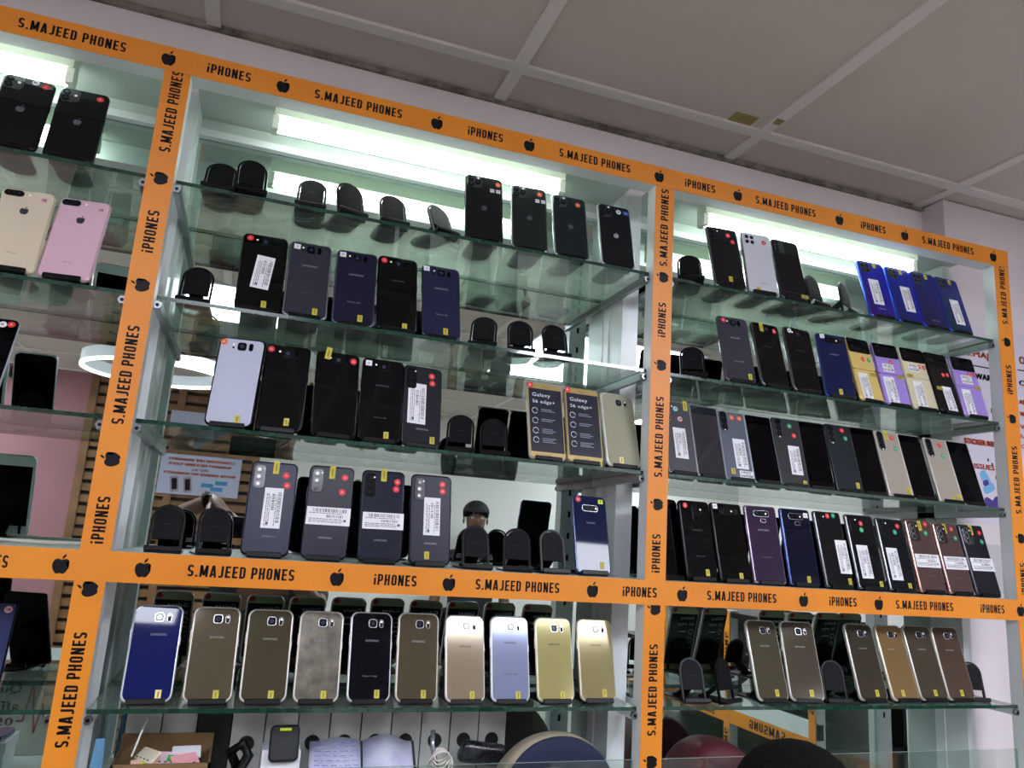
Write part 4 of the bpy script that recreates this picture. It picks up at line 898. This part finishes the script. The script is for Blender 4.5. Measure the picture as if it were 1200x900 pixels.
# open notebook lying on a slope with a pen
page = mat('paper_page', '#c9cce0', .8, noise='#b9b8d8', nscale=35)
t = empty('notebook', W(.235, .085, ZB+.048), 'large open notebook with handwriting propped up in the lowest compartment', 'notebook', rot=(.62, 0, -.05))
MB().box(-.085, .09, -.045, .055, 0, .008, mat('notebook_cover', '#2a3138', .6)).build('cover', t)
for s, a in ((-1, .0), (1, .0)):
    mb = MB(); N = 12
    top = [[Vector((s*(.002+.083*i/N), yy, .010+.016*math.sin(math.pi*min(1, (i/N)*1.15))*(.6 if s < 0 else 1))) for i in range(N+1)] for yy in (-.043, .053)]
    bot = [[Vector((v.x, v.y, .008)) for v in r] for r in top]
    V = top[0]+top[1]+bot[0]+bot[1]; n = N+1; F = []
    for i in range(N): F += [(i, i+1, n+i+1, n+i), (2*n+i, 3*n+i, 3*n+i+1, 2*n+i+1), (i, 2*n+i, 2*n+i+1, i+1), (n+i, n+i+1, 3*n+i+1, 3*n+i)]
    F += [(0, n, 3*n, 2*n), (N, 2*n+N, 3*n+N, n+N)]
    mb.add(V, F, page, True)
    if s < 0:
        rnd = random.Random(3)
        for r in range(9):
            xx = -.078
            while xx < -.015:
                ww = rnd.uniform(.004, .012); yy = -.035+r*.009
                mb.add([Vector((xx, yy, .0262)), Vector((xx+ww, yy, .0262)), Vector((xx+ww, yy+.0016, .0262)), Vector((xx, yy+.0016, .0262))], [(0, 1, 2, 3)], mat('pen_ink', '#6a66b8', .6)); xx += ww+.004
    mb.build('page_stack', t)
tag(MB().tube([(.225, .045, ZB+.065), (.260, .030, ZB+.035)], .0025, mat('pen_grey', '#6a7078', .3, metal=.5), 8).build('pen', None, (0, 0, Z0)), 'thin grey pen lying on the open notebook', 'pen')
mb = MB()
for i in range(5):
    r = .021-.0022*i; pts = [(.365+r*math.cos(a), .075+.006*math.sin(a*2+i), ZB+.062+.003*i+r*.8*math.sin(a)) for a in [2*math.pi*q/24 for q in range(24)]]
    mb.tube(pts, .0016, mat('cable_white', '#cfc9be', .5), 6, closed=True)
mb.tube([(.36, .075, ZB+.05), (.35, .08, ZB+.09), (.352, .09, ZB+.11)], .004, mat('clip_clear', '#9aa0a6', .2, metal=.6), 6)
mb.tube([(.365, .075, ZB+.045), (.37, .085, ZB+.015), (.39, .09, ZB+.003)], .0016, mat('cable_white', '#cfc9be', .5), 6)
tag(mb.build('cable_coil', None, (0, 0, Z0)), 'coiled white cable beside the open notebook', 'cable')
t = MB().slab(.085, .022, .04, .010, .008, mat('wrap_black', '#15171a', .25, noise='#3a3d42', nscale=40)); o = t.build('pouch', None, W(.455, .10, ZB+.075)); o.rotation_euler = (-1.0, .15, .1)
tag(o, 'shiny black plastic pouch lying between the cable and the striped bag', 'pouch')
# navy and cream bag: rounded top
def loaf(x0, x1, y0, y1, z0, zt, m, name, stripes=None, ex=2.2, parent=None, loc=None):
    mb = MB(); N, K = 28, 10; V = []
    for j in range(K+1):
        v = -1+2*j/K; yy = (y0+y1)/2+(y1-y0)/2*v; f = (1-abs(v)**3)**.4 if abs(v) < 1 else .0
        for i in range(N+1):
            u = -1+2*i/N; hgt = (1-abs(u)**ex)**.6 if abs(u) < 1 else 0
            V.append(Vector((x0+(x1-x0)*(u+1)/2, yy, z0+(zt-z0)*max(hgt*(.82+.18*f), 0))))
    F = []; n = N+1
    for j in range(K):
        for i in range(N): F.append((j*n+i, j*n+i+1, (j+1)*n+i+1, (j+1)*n+i))
    mb.add(V, F, m, True)
    mb.add([V[i] for i in range(n)], [tuple(range(n))], m); mb.add([V[K*n+i] for i in range(n)], [tuple(range(n))[::-1]], m)
    return mb
navy = mat('bag_navy', '#131c3a', .8, bump=.2, nscale=80); cream = mat('bag_cream', '#8f8672', .85, bump=.2, nscale=60)
t = empty('striped_bag', W(.60, .10, ZB), 'navy and cream fabric bag slumped at the right of the centre bay', 'bag')
loaf(-.15, .09, -.05, -.012, 0, .110, cream, 'b').build('cream_body', t)
loaf(-.138, .088, -.054, -.040, 0, .106, navy, 'b').build('navy_panel', t)
loaf(-.14, .05, -.0575, -.052, 0, .058, cream, 'b').build('cream_patch', t)
# maroon cap shaped cushion on the right
t = loaf(.80, 1.03, .05, .17, -.56, -.345, mat('maroon_cloth', '#4a0e1a', .6), 'm', ex=2.6)
tag(t.build('maroon_cushion', None, (0, 0, Z0)), 'maroon rounded cushion lying in the lowest right compartment', 'cushion')
tag(MB().tube([(XL[1]+.1, .12, ZM1+.004), (-.9, .06, ZM1+.004), (-.7, .10, ZM1+.004), (-.52, .09, ZM1+.004), (-.40, .085, ZM1+.006), (-.34, .12, ZM1+.004), (-.27, .10, ZM1+.004), (-.235, .14, ZM1+.004)], .0028, mat('cable_white', '#cfc9be', .5), 8).build('white_cable', None, (0, 0, Z0)), 'white cable lying along the left bay middle board', 'cable')
# purple phone flat in the left lowest compartment
t = empty('mobile_phone', W(-.40, .05, ZB+.055), 'purple-blue phone lying flat in the left bay lowest compartment', 'mobile phone', rot=(-1.52, 0, .1))
MB().slab(.14, .075, .008, .01, .0026, framemat('#4a4a78')).build('body_frame', t)
MB().slab(.135, .070, .0008, .009, .0004, backmat('#45466e', 'gloss'), z0=.0025, y0=-.0004).build('back_panel', t)
MB().slab(.135, .070, .0008, .009, .0004, M_SCREEN, z0=.0025, y0=.0078).build('screen', t)
t = empty('phone_box', W(-.40, .085, ZB), 'flat white box under the purple-blue phone', 'box')
MB().box(-.07, .07, -.04, .04, 0, .046, M_WHITE).build('carton', t); MB().box(-.072, .072, -.042, .042, .030, .0465, M_WHITE).build('lid', t)

# ------------------------------------------------------------------ wall posters on the pillar at the right
INKO = mat('poster_orange', '#d9572b', .6); PAP = mat('poster_paper', '#c9c4d2', .55)
def poster(x0, x1, z0, z1, y, label, lines, extra=None, flip=False):
    t = empty('poster', W((x0+x1)/2, y, z0), label, 'poster')
    s = 1 if not flip else -1
    mb = MB().box(-(x1-x0)/2, (x1-x0)/2, -.0006, .0006, 0, z1-z0, PAP).build('sheet', t)
    L = MB(); cx = (x0+x1)/2
    for (txt, a, b, z, h, m) in lines:
        L.text(txt, abs(b-a), h, m, cx=(a+b)/2-cx, cz=z-z0, y=-.0012*s, bold=.02, mirror=flip)
    L.build('lettering', mb)
    if extra: extra(t, cx, z0)
    return t
def gr(t, cx, z0):
    mb = MB(); b1 = mat('art_light_blue', '#6aa5cf', .5); b2 = mat('art_purple', '#3d2d80', .5); dk = mat('art_dark', '#23233a', .5)
    def bl(x, z, w, h, r, m, y=-.0009): mb.poly([(x-cx+p[0]*math.cos(r)-p[1]*math.sin(r), z-z0+p[0]*math.sin(r)+p[1]*math.cos(r)) for p in rrect(w, h, min(w, h)*.45)], m, Matrix.Translation((0, y, 0)))
    bl(1.745, .232, .055, .024, -1.0, b1); bl(1.752, .213, .040, .02, .4, b1, -.0011); bl(1.742, .226, .02, .014, .4, b2, -.0013); bl(1.772, .172, .05, .030, .9, b2); bl(1.752, .176, .04, .022, -.4, b2, -.0011); bl(1.79, .245, .03, .022, .7, dk)
    bl(1.755, .285, .006, .008, .3, dk); bl(1.768, .275, .006, .008, .3, dk)
    mb.poly([(1.650-cx+p, .330-z0+q) for p, q in ((0, .010), (.012, 0), (0, -.012), (-.012, 0))], M_INK, Matrix.Translation((0, -.001, 0)))
    mb.build('artwork', t)
poster(1.66, 1.86, .385, .632, .1588, 'white poster with orange shop name and black warranty heading, seen through the cabinet end', [('S.MAJI', 1.700, 1.790, .556, .021, INKO), ('12 WARI', 1.700, 1.790, .500, .016, M_INK), ('1', 1.775, 1.780, .415, .014, INKO)],
       lambda t, cx, z0: MB().box(-.08, .09, -.0012, -.0009, .525-z0, .528-z0, M_INK).build('rule', t))
poster(1.656, 1.842, .125, .352, .1588, 'white poster with STICKER and ISSUES lines and blue shapes, below the warranty poster', [('STICKER REMOVED', 1.676, 1.84, .327, .013, INKO), ('ISSUES', 1.706, 1.775, .266, .013, INKO)], gr)
poster(1.862, 2.20, -.05, .640, .1588, 'tall white poster with orange and black lines, right of the cabinet post', [('ONES', 1.888, 1.96, .565, .021, INKO), ('CIES OF', 1.882, 1.98, .502, .014, M_INK)] +
       [(tx, 1.876-.015*(.45-z), 1.876+.011*len(tx)+.01, z, .012, INKO) for tx, z in (('ARRANTY', .45), ('WARRANTY', .418), ('VALID', .384), ('IARS', .359), ('OLD', .332), ('CARD', .245), ('SALE', .18), ('ONLY', .12), ('NO', .05))],
       lambda t, cx, z0: MB().box(-.15, .15, -.0012, -.0009, .535-z0, .538-z0, M_INK).build('rule', t))
tag(MB().box(1.665, 1.80, .1578, .1592, -.04, .075, mat('grey_sheet', '#b8b6b8', .6)).build('paper_sheet', None, (0, 0, Z0)), 'plain pale sheet on the pillar beside the label-band phone', 'sheet')

# ------------------------------------------------------------------ the shop behind the camera (seen in the mirror)
t = empty('ring_lamp', W(-.50, -2.4, .72), 'round white ring pendant lamp hanging from the ceiling behind the photographer', 'pendant lamp')
def ring(r0, r1, z0, z1, m, n=48):
    mb = MB(); V = []; F = []
    for i in range(n):
        a = 2*math.pi*i/n; c, s = math.cos(a), math.sin(a)
        V += [(r0*c, r0*s, z0), (r1*c, r1*s, z0), (r1*c, r1*s, z1), (r0*c, r0*s, z1)]
        j = (i+1) % n; F += [(4*i+k, 4*j+k, 4*j+(k+1) % 4, 4*i+(k+1) % 4) for k in range(4)]
    return mb.add(V, F, m)
ring(.325, .34, 0, .055, mat('lamp_white', '#c4c8cc', .5)).build('shade', t)
ring(.325, .34, -.012, -.0005, mat('ring_glow', '#ffffff', .5, emit='#f0f4ff', es=6)).build('light_strip', t)
mb = MB()
for a in (0, 2.1, 4.2): mb.tube([(.33*math.cos(a), .33*math.sin(a), .05), (0, 0, ZC-.72)], .0015, M_STEEL, 6)
mb.build('cable', t)
# mirrored-reading poster and sign on the slat wall face the shop
def bposter(x0, x1, z0, z1, y, label, lines, extra=None):
    t = empty('wall_poster', W((x0+x1)/2, y, z0), label, 'poster', rot=(0, 0, math.pi))
    mb = MB().box(-(x1-x0)/2, (x1-x0)/2, -.0006, .0006, 0, z1-z0, mat('poster_paper_blue', '#a9aec4', .6)).build('sheet', t)
    L = MB()
    for (txt, u0, u1, v, h, m) in lines: L.text(txt, (u1-u0)*(x1-x0), h, m, cx=((u0+u1)/2-.5)*(x1-x0), cz=v*(z1-z0), y=-.0016, bold=.006)
    L.build('lettering', mb)
    if extra: extra(t, x1-x0, z1-z0)
def ph2(t, w, h):
    mb = MB()
    for u in (.62, .78):
        M = Matrix.Translation(((u-.5)*w, -.002, .06*h)) @ Matrix.Rotation(.15, 4, 'Y')
        mb.slab(.055, .11, .004, .01, .001, mat('art_phone', '#9a7f8c', .5), M=M); mb.slab(.035, .08, .001, .008, .0002, M_INK, z0=.015, y0=-.001, M=M)
    for i, (a, b) in enumerate(((.20, .14), (.32, .22), (.15, .30))): mb.box((a-.5)*w, (a-.35)*w, -.002, -.0008, b*h, (b+.1)*h, mat('art_blue', '#3a7fb0', .5))
    mb.build('artwork', t)
bposter(-.60, -.06, .19, .47, RY0+.02, 'poster with orange warranty lines and two pictured phones on the slat wall', [('CONDITIONS LIKE WARRANTY', .08, .92, .88, .018, INKO), ('WARRANTY ON SCREEN TOUCH', .12, .9, .76, .018, INKO), ('AND ALL', .4, .62, .64, .018, INKO), ('WATER DAMAGE NO WARRANTY', .05, .95, .53, .018, INKO)], ph2)
bposter(-.58, -.22, .60, .78, RY0+.02, 'white sign with PHONES in orange above the warranty poster', [('PHONES', .2, .8, .35, .05, INKO)])
# nail polish style bottles on a little wall rack by the pink wall
t = empty('wall_rack', W(-1.5, RY0, 1.00-.12), 'small clear rack of bottles on the pink wall', 'rack')
MB().box(-.16, .16, .0, .07, -.005, 0, M_PANE).build('ledge', t)
for i in range(9):
    o = MB(); m = mat('bottle_%d' % (i % 3), ('#7a1520', '#1a1a1e', '#8a8078')[i % 3], .2, coat=1.)
    for r, z0, z1, mm in ((.012, 0, .035, m), (.006, .035, .07, M_BLACKP)):
        o.loft([[Vector((r*math.cos(a), r*math.sin(a), z)) for a in [2*math.pi*q/12 for q in range(12)]] for z in (z0, z1)], mm)
    tag(o.build('small_bottle', None, W(-1.64+i*.034, RY0+.03, .885)), 'small dark-capped bottle on the rack on the pink wall', 'bottle', 'bottles on the pink wall rack')
# low white counter behind the camera with its printed front
t = empty('low_counter', W(-1.0, -1.85, FLOOR), 'low white counter with a printed shop notice on its front', 'counter')
MB().box(-.70, .55, -.25, .25, 0, 1.02, mat('counter_white', '#b4b8b6', .5)).build('carcass', t)
MB().box(-.72, .57, -.27, .27, 1.02, 1.045, mat('counter_top', '#8f9a98', .25)).build('worktop', t)
L = MB(); Mr = Matrix.Translation((.02, .2515, 0)) @ Matrix.Rotation(math.pi, 4, 'Z')
for tx, cx, cz, w, h, m in (('Quality', -.23, .975, .16, .038, M_INK), ('affordable', -.19, .92, .24, .036, M_INK), ('055512', -.215, .868, .17, .028, mat('notice_red', '#a82030', .5)), ('Loc: Circle', -.22, .818, .20, .026, M_INK)):
    L.text(tx, w, h, m, Mr, cx=cx, cz=cz, bold=.006)
pulse = [(-.42, .87), (-.40, .87), (-.385, .93), (-.37, .83), (-.345, 1.0), (-.33, .87), (-.31, .87)]
for (a, b) in zip(pulse, pulse[1:]): L.tube([Mr @ Vector((a[0], 0, a[1])), Mr @ Vector((b[0], 0, b[1]))], .003, mat('notice_red', '#a82030', .5), 4)
L.box(-.13, .06, -.0008, 0, .845, .85, mat('notice_red', '#a82030', .5), Mr @ Matrix.Translation((-.18, 0, 0)))
L.build('notice', t)
# low showcase with orange tape lettered SAMSUNG across the aisle on the right
t = empty('aisle_showcase', W(2.22, -1.75, FLOOR), 'tall black showcase edged with orange SAMSUNG tape, standing across the aisle', 'display cabinet', rot=(0, 0, -math.pi/2))
SB = mat('showcase_black', '#09090b', .35, spec=.3)
MB().box(-.85, .85, 0, .45, 0, .40, SB).build('carcass', t)
for z in (.66, .88, 1.12, 1.34): MB().box(-.85, .85, 0, .45, z-.012, z+.012, SB).build('shelf_board', t)
MB().box(-.85, .85, .43, .45, .40, 1.36, SB).build('rear_board', t)
MB().box(-.85, .85, -.002, .03, .925, .985, M_ALU).build('frame_rail', t)
tp = MB().box(-.85, .85, -.006, -.0045, .865, .925, M_TAPE).build('orange_tape', t)
L = MB()
for i in range(3): poster_text(L, 'SAMSUNG', .24, .036, M_INK, Matrix.Translation((-.55+i*.5, -.0068, .895)))
L.build('lettering', tp)
for x in (-.85, -.28, .29, .81):
    p = MB().box(x, x+.04, -.003, .04, 0, 1.36, M_ALU).build('post', t)
    tp = MB().box(x, x+.04, -.008, -.0065, 0, 1.36, M_TAPE).build('orange_tape', p)
    L = MB()
    for k in range(3): poster_text(L, 'SAMSUNG', .24, .027, M_INK, Matrix.Translation((x+.02, -.0088, .30+k*.42)) @ Matrix.Rotation(-math.pi/2, 4, 'Y'))
    L.build('lettering', tp)
for i in range(12):
    o = MB().box(-.055, .055, 0, .26, 0, .062, mat('carton_black', '#0e0f11', .5)).text('A', .02, .012, M_WHITE, cz=.031, y=-.001)
    lx, ly, lz = -.70+(i % 4)*.145, .10, (1.133, 1.196, .673)[i//4]
    ob = o.build('black_carton', None, W(2.22+ly, -1.75-lx, FLOOR+lz)); ob.rotation_euler = (0, 0, -math.pi/2)
    tag(ob, 'black carton stacked inside the aisle showcase', 'carton', 'black cartons in the aisle showcase')

# ------------------------------------------------------------------ people
SKIN = mat('skin_brown', '#5f4030', .5, bump=.03, nscale=60)
def skin_obj(name, verts, edges, radii, m, parent, root=0, sub=2):
    me = bpy.data.meshes.new(name); me.from_pydata([Vector(v) for v in verts], edges, []); o = link(name, me, parent)
    me.materials.append(m)
    md = o.modifiers.new('skin', 'SKIN'); md.use_smooth_shade = True
    sv = me.skin_vertices[0].data
    for i, r in enumerate(radii): sv[i].radius = (r, r) if not isinstance(r, tuple) else r; sv[i].use_root = (i == root)
    s = o.modifiers.new('sub', 'SUBSURF'); s.levels = sub; s.render_levels = sub
    return o
def arm_chain(sh, el, wr, hand_dir, palm_n, fingers_curl):
    """returns verts, edges(relative), radii for arm + palm + five fingers"""
    sh, el, wr, hd, pn = Vector(sh), Vector(el), Vector(wr), Vector(hand_dir).normalized(), Vector(palm_n).normalized()
    side = hd.cross(pn).normalized()
    V = [sh, sh.lerp(el, .5), el, el.lerp(wr, .5), wr, wr+hd*.045, wr+hd*.085]; R = [.050, .044, .038, .036, .025, (.036, .018), (.038, .014)]
    E = [(i, i+1) for i in range(6)]
    for k, (off, L) in enumerate(((-.030, .070), (-.010, .080), (.010, .075), (.029, .060))):
        p = wr+hd*.092+side*off; V.append(p); R.append(.0095); a = len(V)-1; E.append((6, a)); d = hd.copy()
        for j, f in enumerate((.45, .3, .25)):
            d = (d*math.cos(fingers_curl)+pn*math.sin(fingers_curl)).normalized(); p = p+d*L*f*1.05; V.append(p); R.append(.0088-.0008*j); E.append((len(V)-2, len(V)-1))
    p = wr+hd*.03-side*.030; V.append(p); R.append(.012); E.append((5, len(V)-1)); d = (hd*.5-side*.7+pn*.4).normalized()
    for j in range(2): p = p+d*.032; V.append(p); R.append(.0105-.001*j); E.append((len(V)-2, len(V)-1)); d = (d+hd*.5+pn*.2).normalized()
    return V, E, R
def person(name, loc, yaw, height, label, shirt, trousers, hairm, arms=None, head_pitch=0., cap=None, watch=False):
    """standing figure facing local -Y"""
    t = empty(name, loc, label, 'person', rot=(0, 0, yaw)); k = height/1.75
    P = lambda x, y, z: Vector((x*k, y*k, z*k))
    V = [P(0, 0, .95), P(0, -.005, 1.08), P(0, .0, 1.22), P(0, .005, 1.38), P(0, .0, 1.46), P(0, -.012, 1.53)]
    R = [(.155, .105), (.14, .10), (.155, .11), (.165, .10), .065, .057]; E = [(i, i+1) for i in range(5)]
    a = math.radians(head_pitch); hx = P(0, -.012, 1.53)
    def H(y, z): return hx+Vector((0, -(y*math.cos(a)+z*math.sin(a)), z*math.cos(a)-y*math.sin(a)))*k
    for (y, z, r) in ((.012, .05, (.058, .066)), (.015, .105, (.074, .088)), (.008, .165, (.076, .094)), (.0, .205, (.058, .074))):
        V.append(H(y, z)); R.append(r); E.append((len(V)-2, len(V)-1))
    for s in (-1, 1):
        b = len(V); V += [P(s*.095, 0, .90), P(s*.10, -.005, .70), P(s*.10, -.01, .50), P(s*.10, .01, .28), P(s*.10, .02, .09), P(s*.11, -.06, .045), P(s*.115, -.14, .03)]
        R += [.085, .078, .056, .052, .038, (.042, .034), (.040, .022)]; E += [(0, b)]+[(b+i, b+i+1) for i in range(6)]
    ash = {}
    for s in (-1, 1):
        if arms and s in arms: sh_, el, wr, hd, pn, cu = arms[s]
        else: sh_, el, wr, hd, pn, cu = (s*.19, .0, 1.40), (s*.235, .01, 1.12), (s*.245, -.06, .88), (0, -.15, -1), (-s, 0, 0), .25
        v, e, r = arm_chain(P(*sh_), P(*el), P(*wr), hd, pn, cu); b = len(V); V += v; R += r; E += [(3, b)]+[(i+b, j+b) for i, j in e]; ash[s] = (P(*sh_), P(*el), P(*wr))
    R = [tuple(q*k for q in r) if isinstance(r, tuple) else r*k for r in R]
    skin_obj('body', V, E, R, SKIN, t)
    # clothes follow the body
    sv = [P(0, 0, .93), P(0, -.005, 1.08), P(0, 0, 1.22), P(0, .005, 1.38), P(0, .0, 1.45)]; sr = [(.172*k, .125*k), (.158*k, .118*k), (.172*k, .128*k), (.182*k, .118*k), .078*k]; se = [(i, i+1) for i in range(4)]
    for s in (-1, 1):
        a0, a1, a2 = ash[s]; b = len(sv); sv += [a0, a0.lerp(a1, .5), a0.lerp(a1, .85)]; sr += [.066*k, .060*k, .056*k]; se += [(3, b), (b, b+1), (b+1, b+2)]
    skin_obj('shirt', sv, se, sr, shirt, t)
    tv = [P(0, 0, .97)]; tr = [(.168*k, .12*k)]; te = []
    for s in (-1, 1): b = len(tv); tv += [P(s*.095, 0, .88), P(s*.10, -.005, .70), P(s*.10, -.01, .50), P(s*.10, .01, .28), P(s*.10, .02, .12)]; tr += [.100*k, .092*k, .074*k, .066*k, .058*k]; te += [(0, b)]+[(b+i, b+i+1) for i in range(4)]
    skin_obj('trousers', tv, te, tr, trousers, t)
    if watch:
        a0, a1, a2 = ash[1]; d = (a2-a1).normalized(); c = a2-d*.03; u = d.orthogonal().normalized(); w_ = d.cross(u)
        MB().tube([c+(u*math.cos(q)+w_*math.sin(q))*.031 for q in [2*math.pi*i/24 for i in range(24)]], .006, M_BLACKP, 8, closed=True, flat=1.6).build('wristwatch', t)
        MB().slab(.034, .038, .010, .012, .002, M_SCREEN, M=Matrix.Translation(c+Vector((0, -.036, -.015))), seg=4).build('watch_face', t)
    # head details
    R4 = Matrix.Translation(hx) @ Matrix.Rotation(a, 4, 'X') @ Matrix.Scale(k, 4)
    def ell(name, c, r, m, n=20, zmin=-1., par=t):
        mb = MB(); V = []; F = []; K = 12
        for j in range(K+1):
            th = math.pi*j/K; 
            for i in range(n):
                ph = 2*math.pi*i/n; z = max(math.cos(th), zmin)
                V.append(R4 @ Vector((c[0]+r[0]*math.sin(th)*math.cos(ph), -c[1]+r[1]*math.sin(th)*math.sin(ph), c[2]+r[2]*z)))
        for j in range(K):
            for i in range(n): F.append((j*n+i, (j+1)*n+i, (j+1)*n+(i+1) % n, j*n+(i+1) % n))
        mb.add(V, F, m, True); return mb.build(name, par)
    if cap: ell('cap', (0, -.004, .165), (.092, .108, .085), cap, zmin=.0); ell('cap_brim', (0, .105, .170), (.06, .06, .006), cap)
    ell('hair', (0, -.012, .158), (.0885, .103, .092), hairm, zmin=-.25, n=32)
    ell('nose', (0, .108, .105), (.014, .016, .020), SKIN)
    for s in (-1, 1):
        ell('ear', (s*.080, -.005, .112), (.007, .014, .024), SKIN); e = ell('eye', (s*.030, .088, .128), (.012, .010, .007), mat('eye_white', '#d8d2c8', .3)); ell('iris', (s*.030, .0975, .128), (.005, .002, .005), M_INK, n=10)
    ell('mouth', (0, .098, .066), (.022, .008, .006), mat('lips', '#6a3a34', .5))
    return t
hairm = mat('hair_black', '#080707', .95, bump=.6, nscale=320, noise='#110f0e', spec=.1)
# assistant in front of the right bay: only the crown of the head reaches into the picture
person('person', W(.60, -.545, FLOOR), math.pi-.25, 1.386, 'person with short black curly hair standing close before the right bay, head bowed', mat('shirt_grey', '#5a6068', .8), mat('trousers_dark', '#22242a', .8), hairm, head_pitch=12)
# photographer: raises the phone with both hands (mirror image)
person('person', W(.12, -1.86, FLOOR), math.pi, 1.74, 'person in a dark shirt raising a phone with both hands behind the camera', mat('shirt_dark', '#23252c', .8), mat('trousers_blue', '#2a3344', .8), hairm,
       arms={1: ((.19, -.02, 1.41), (.42, -.26, 1.60), (.235, -.385, 1.71), (-.45, -.5, -.62), (-.3, -.6, .1), .35), -1: ((-.19, -.02, 1.41), (-.22, -.27, 1.30), (-.03, -.40, 1.49), (.35, -.5, .45), (.3, -.6, .2), .35)}, watch=True)
t = empty('mobile_phone', W(0, -1.335, -.045), 'black phone held up by the photographer', 'mobile phone')
MB().slab(.165, .078, .0085, .01, .0026, framemat('#202126')).build('body_frame', t); MB().slab(.155, .07, .0006, .008, .0002, M_SCREEN, z0=.004, y0=-.0003).build('screen', t)
MB().slab(.158, .072, .0008, .008, .0003, backmat('#15161a', 'gloss'), z0=.003, y0=.008).build('back_panel', t)
# shopper behind, black cap
person('person', W(1.58, -3.65, FLOOR), math.pi+.15, 1.86, 'person in black cap and black shirt standing near the back wall', mat('shirt_black', '#0e0f12', .8), mat('trousers_dark', '#22242a', .8), hairm, cap=mat('cap_black', '#0b0b0e', .8))

# ------------------------------------------------------------------ world, camera, view
wd = bpy.data.worlds.new('World'); SC.world = wd; wd.use_nodes = True
wd.node_tree.nodes['Background'].inputs['Color'].default_value = (.9, .95, 1, 1); wd.node_tree.nodes['Background'].inputs['Strength'].default_value = .02
cd = bpy.data.cameras.new('Camera'); cam = bpy.data.objects.new('Camera', cd); COL.objects.link(cam); SC.camera = cam
cd.sensor_width = 36; cd.lens = 891.8076/1200*36; cd.clip_start = .01
a, b, c = .2066886, .3224770, .0660535
fw = Vector((math.sin(b)*math.cos(a), math.cos(b)*math.cos(a), math.sin(a))); rt = Vector((math.cos(b), -math.sin(b), 0)); up = rt.cross(fw)
r2 = rt*math.cos(c)+up*math.sin(c); u2 = -rt*math.sin(c)+up*math.cos(c)
cam.matrix_world = Matrix(((r2.x, u2.x, -fw.x, 0), (r2.y, u2.y, -fw.y, -1.265), (r2.z, u2.z, -fw.z, Z0), (0, 0, 0, 1)))
SC.view_settings.view_transform = 'Standard'; SC.view_settings.look = 'None'; SC.view_settings.gamma = 1; SC.view_settings.use_curve_mapping = False
SC.view_settings.exposure = .74
cy = SC.cycles; cy.use_denoising = True; cy.max_bounces = 12; cy.glossy_bounces = 6; cy.transparent_max_bounces = 24; cy.diffuse_bounces = 4; cy.sample_clamp_indirect = 6; cy.caustics_reflective = True; cy.blur_glossy = .5
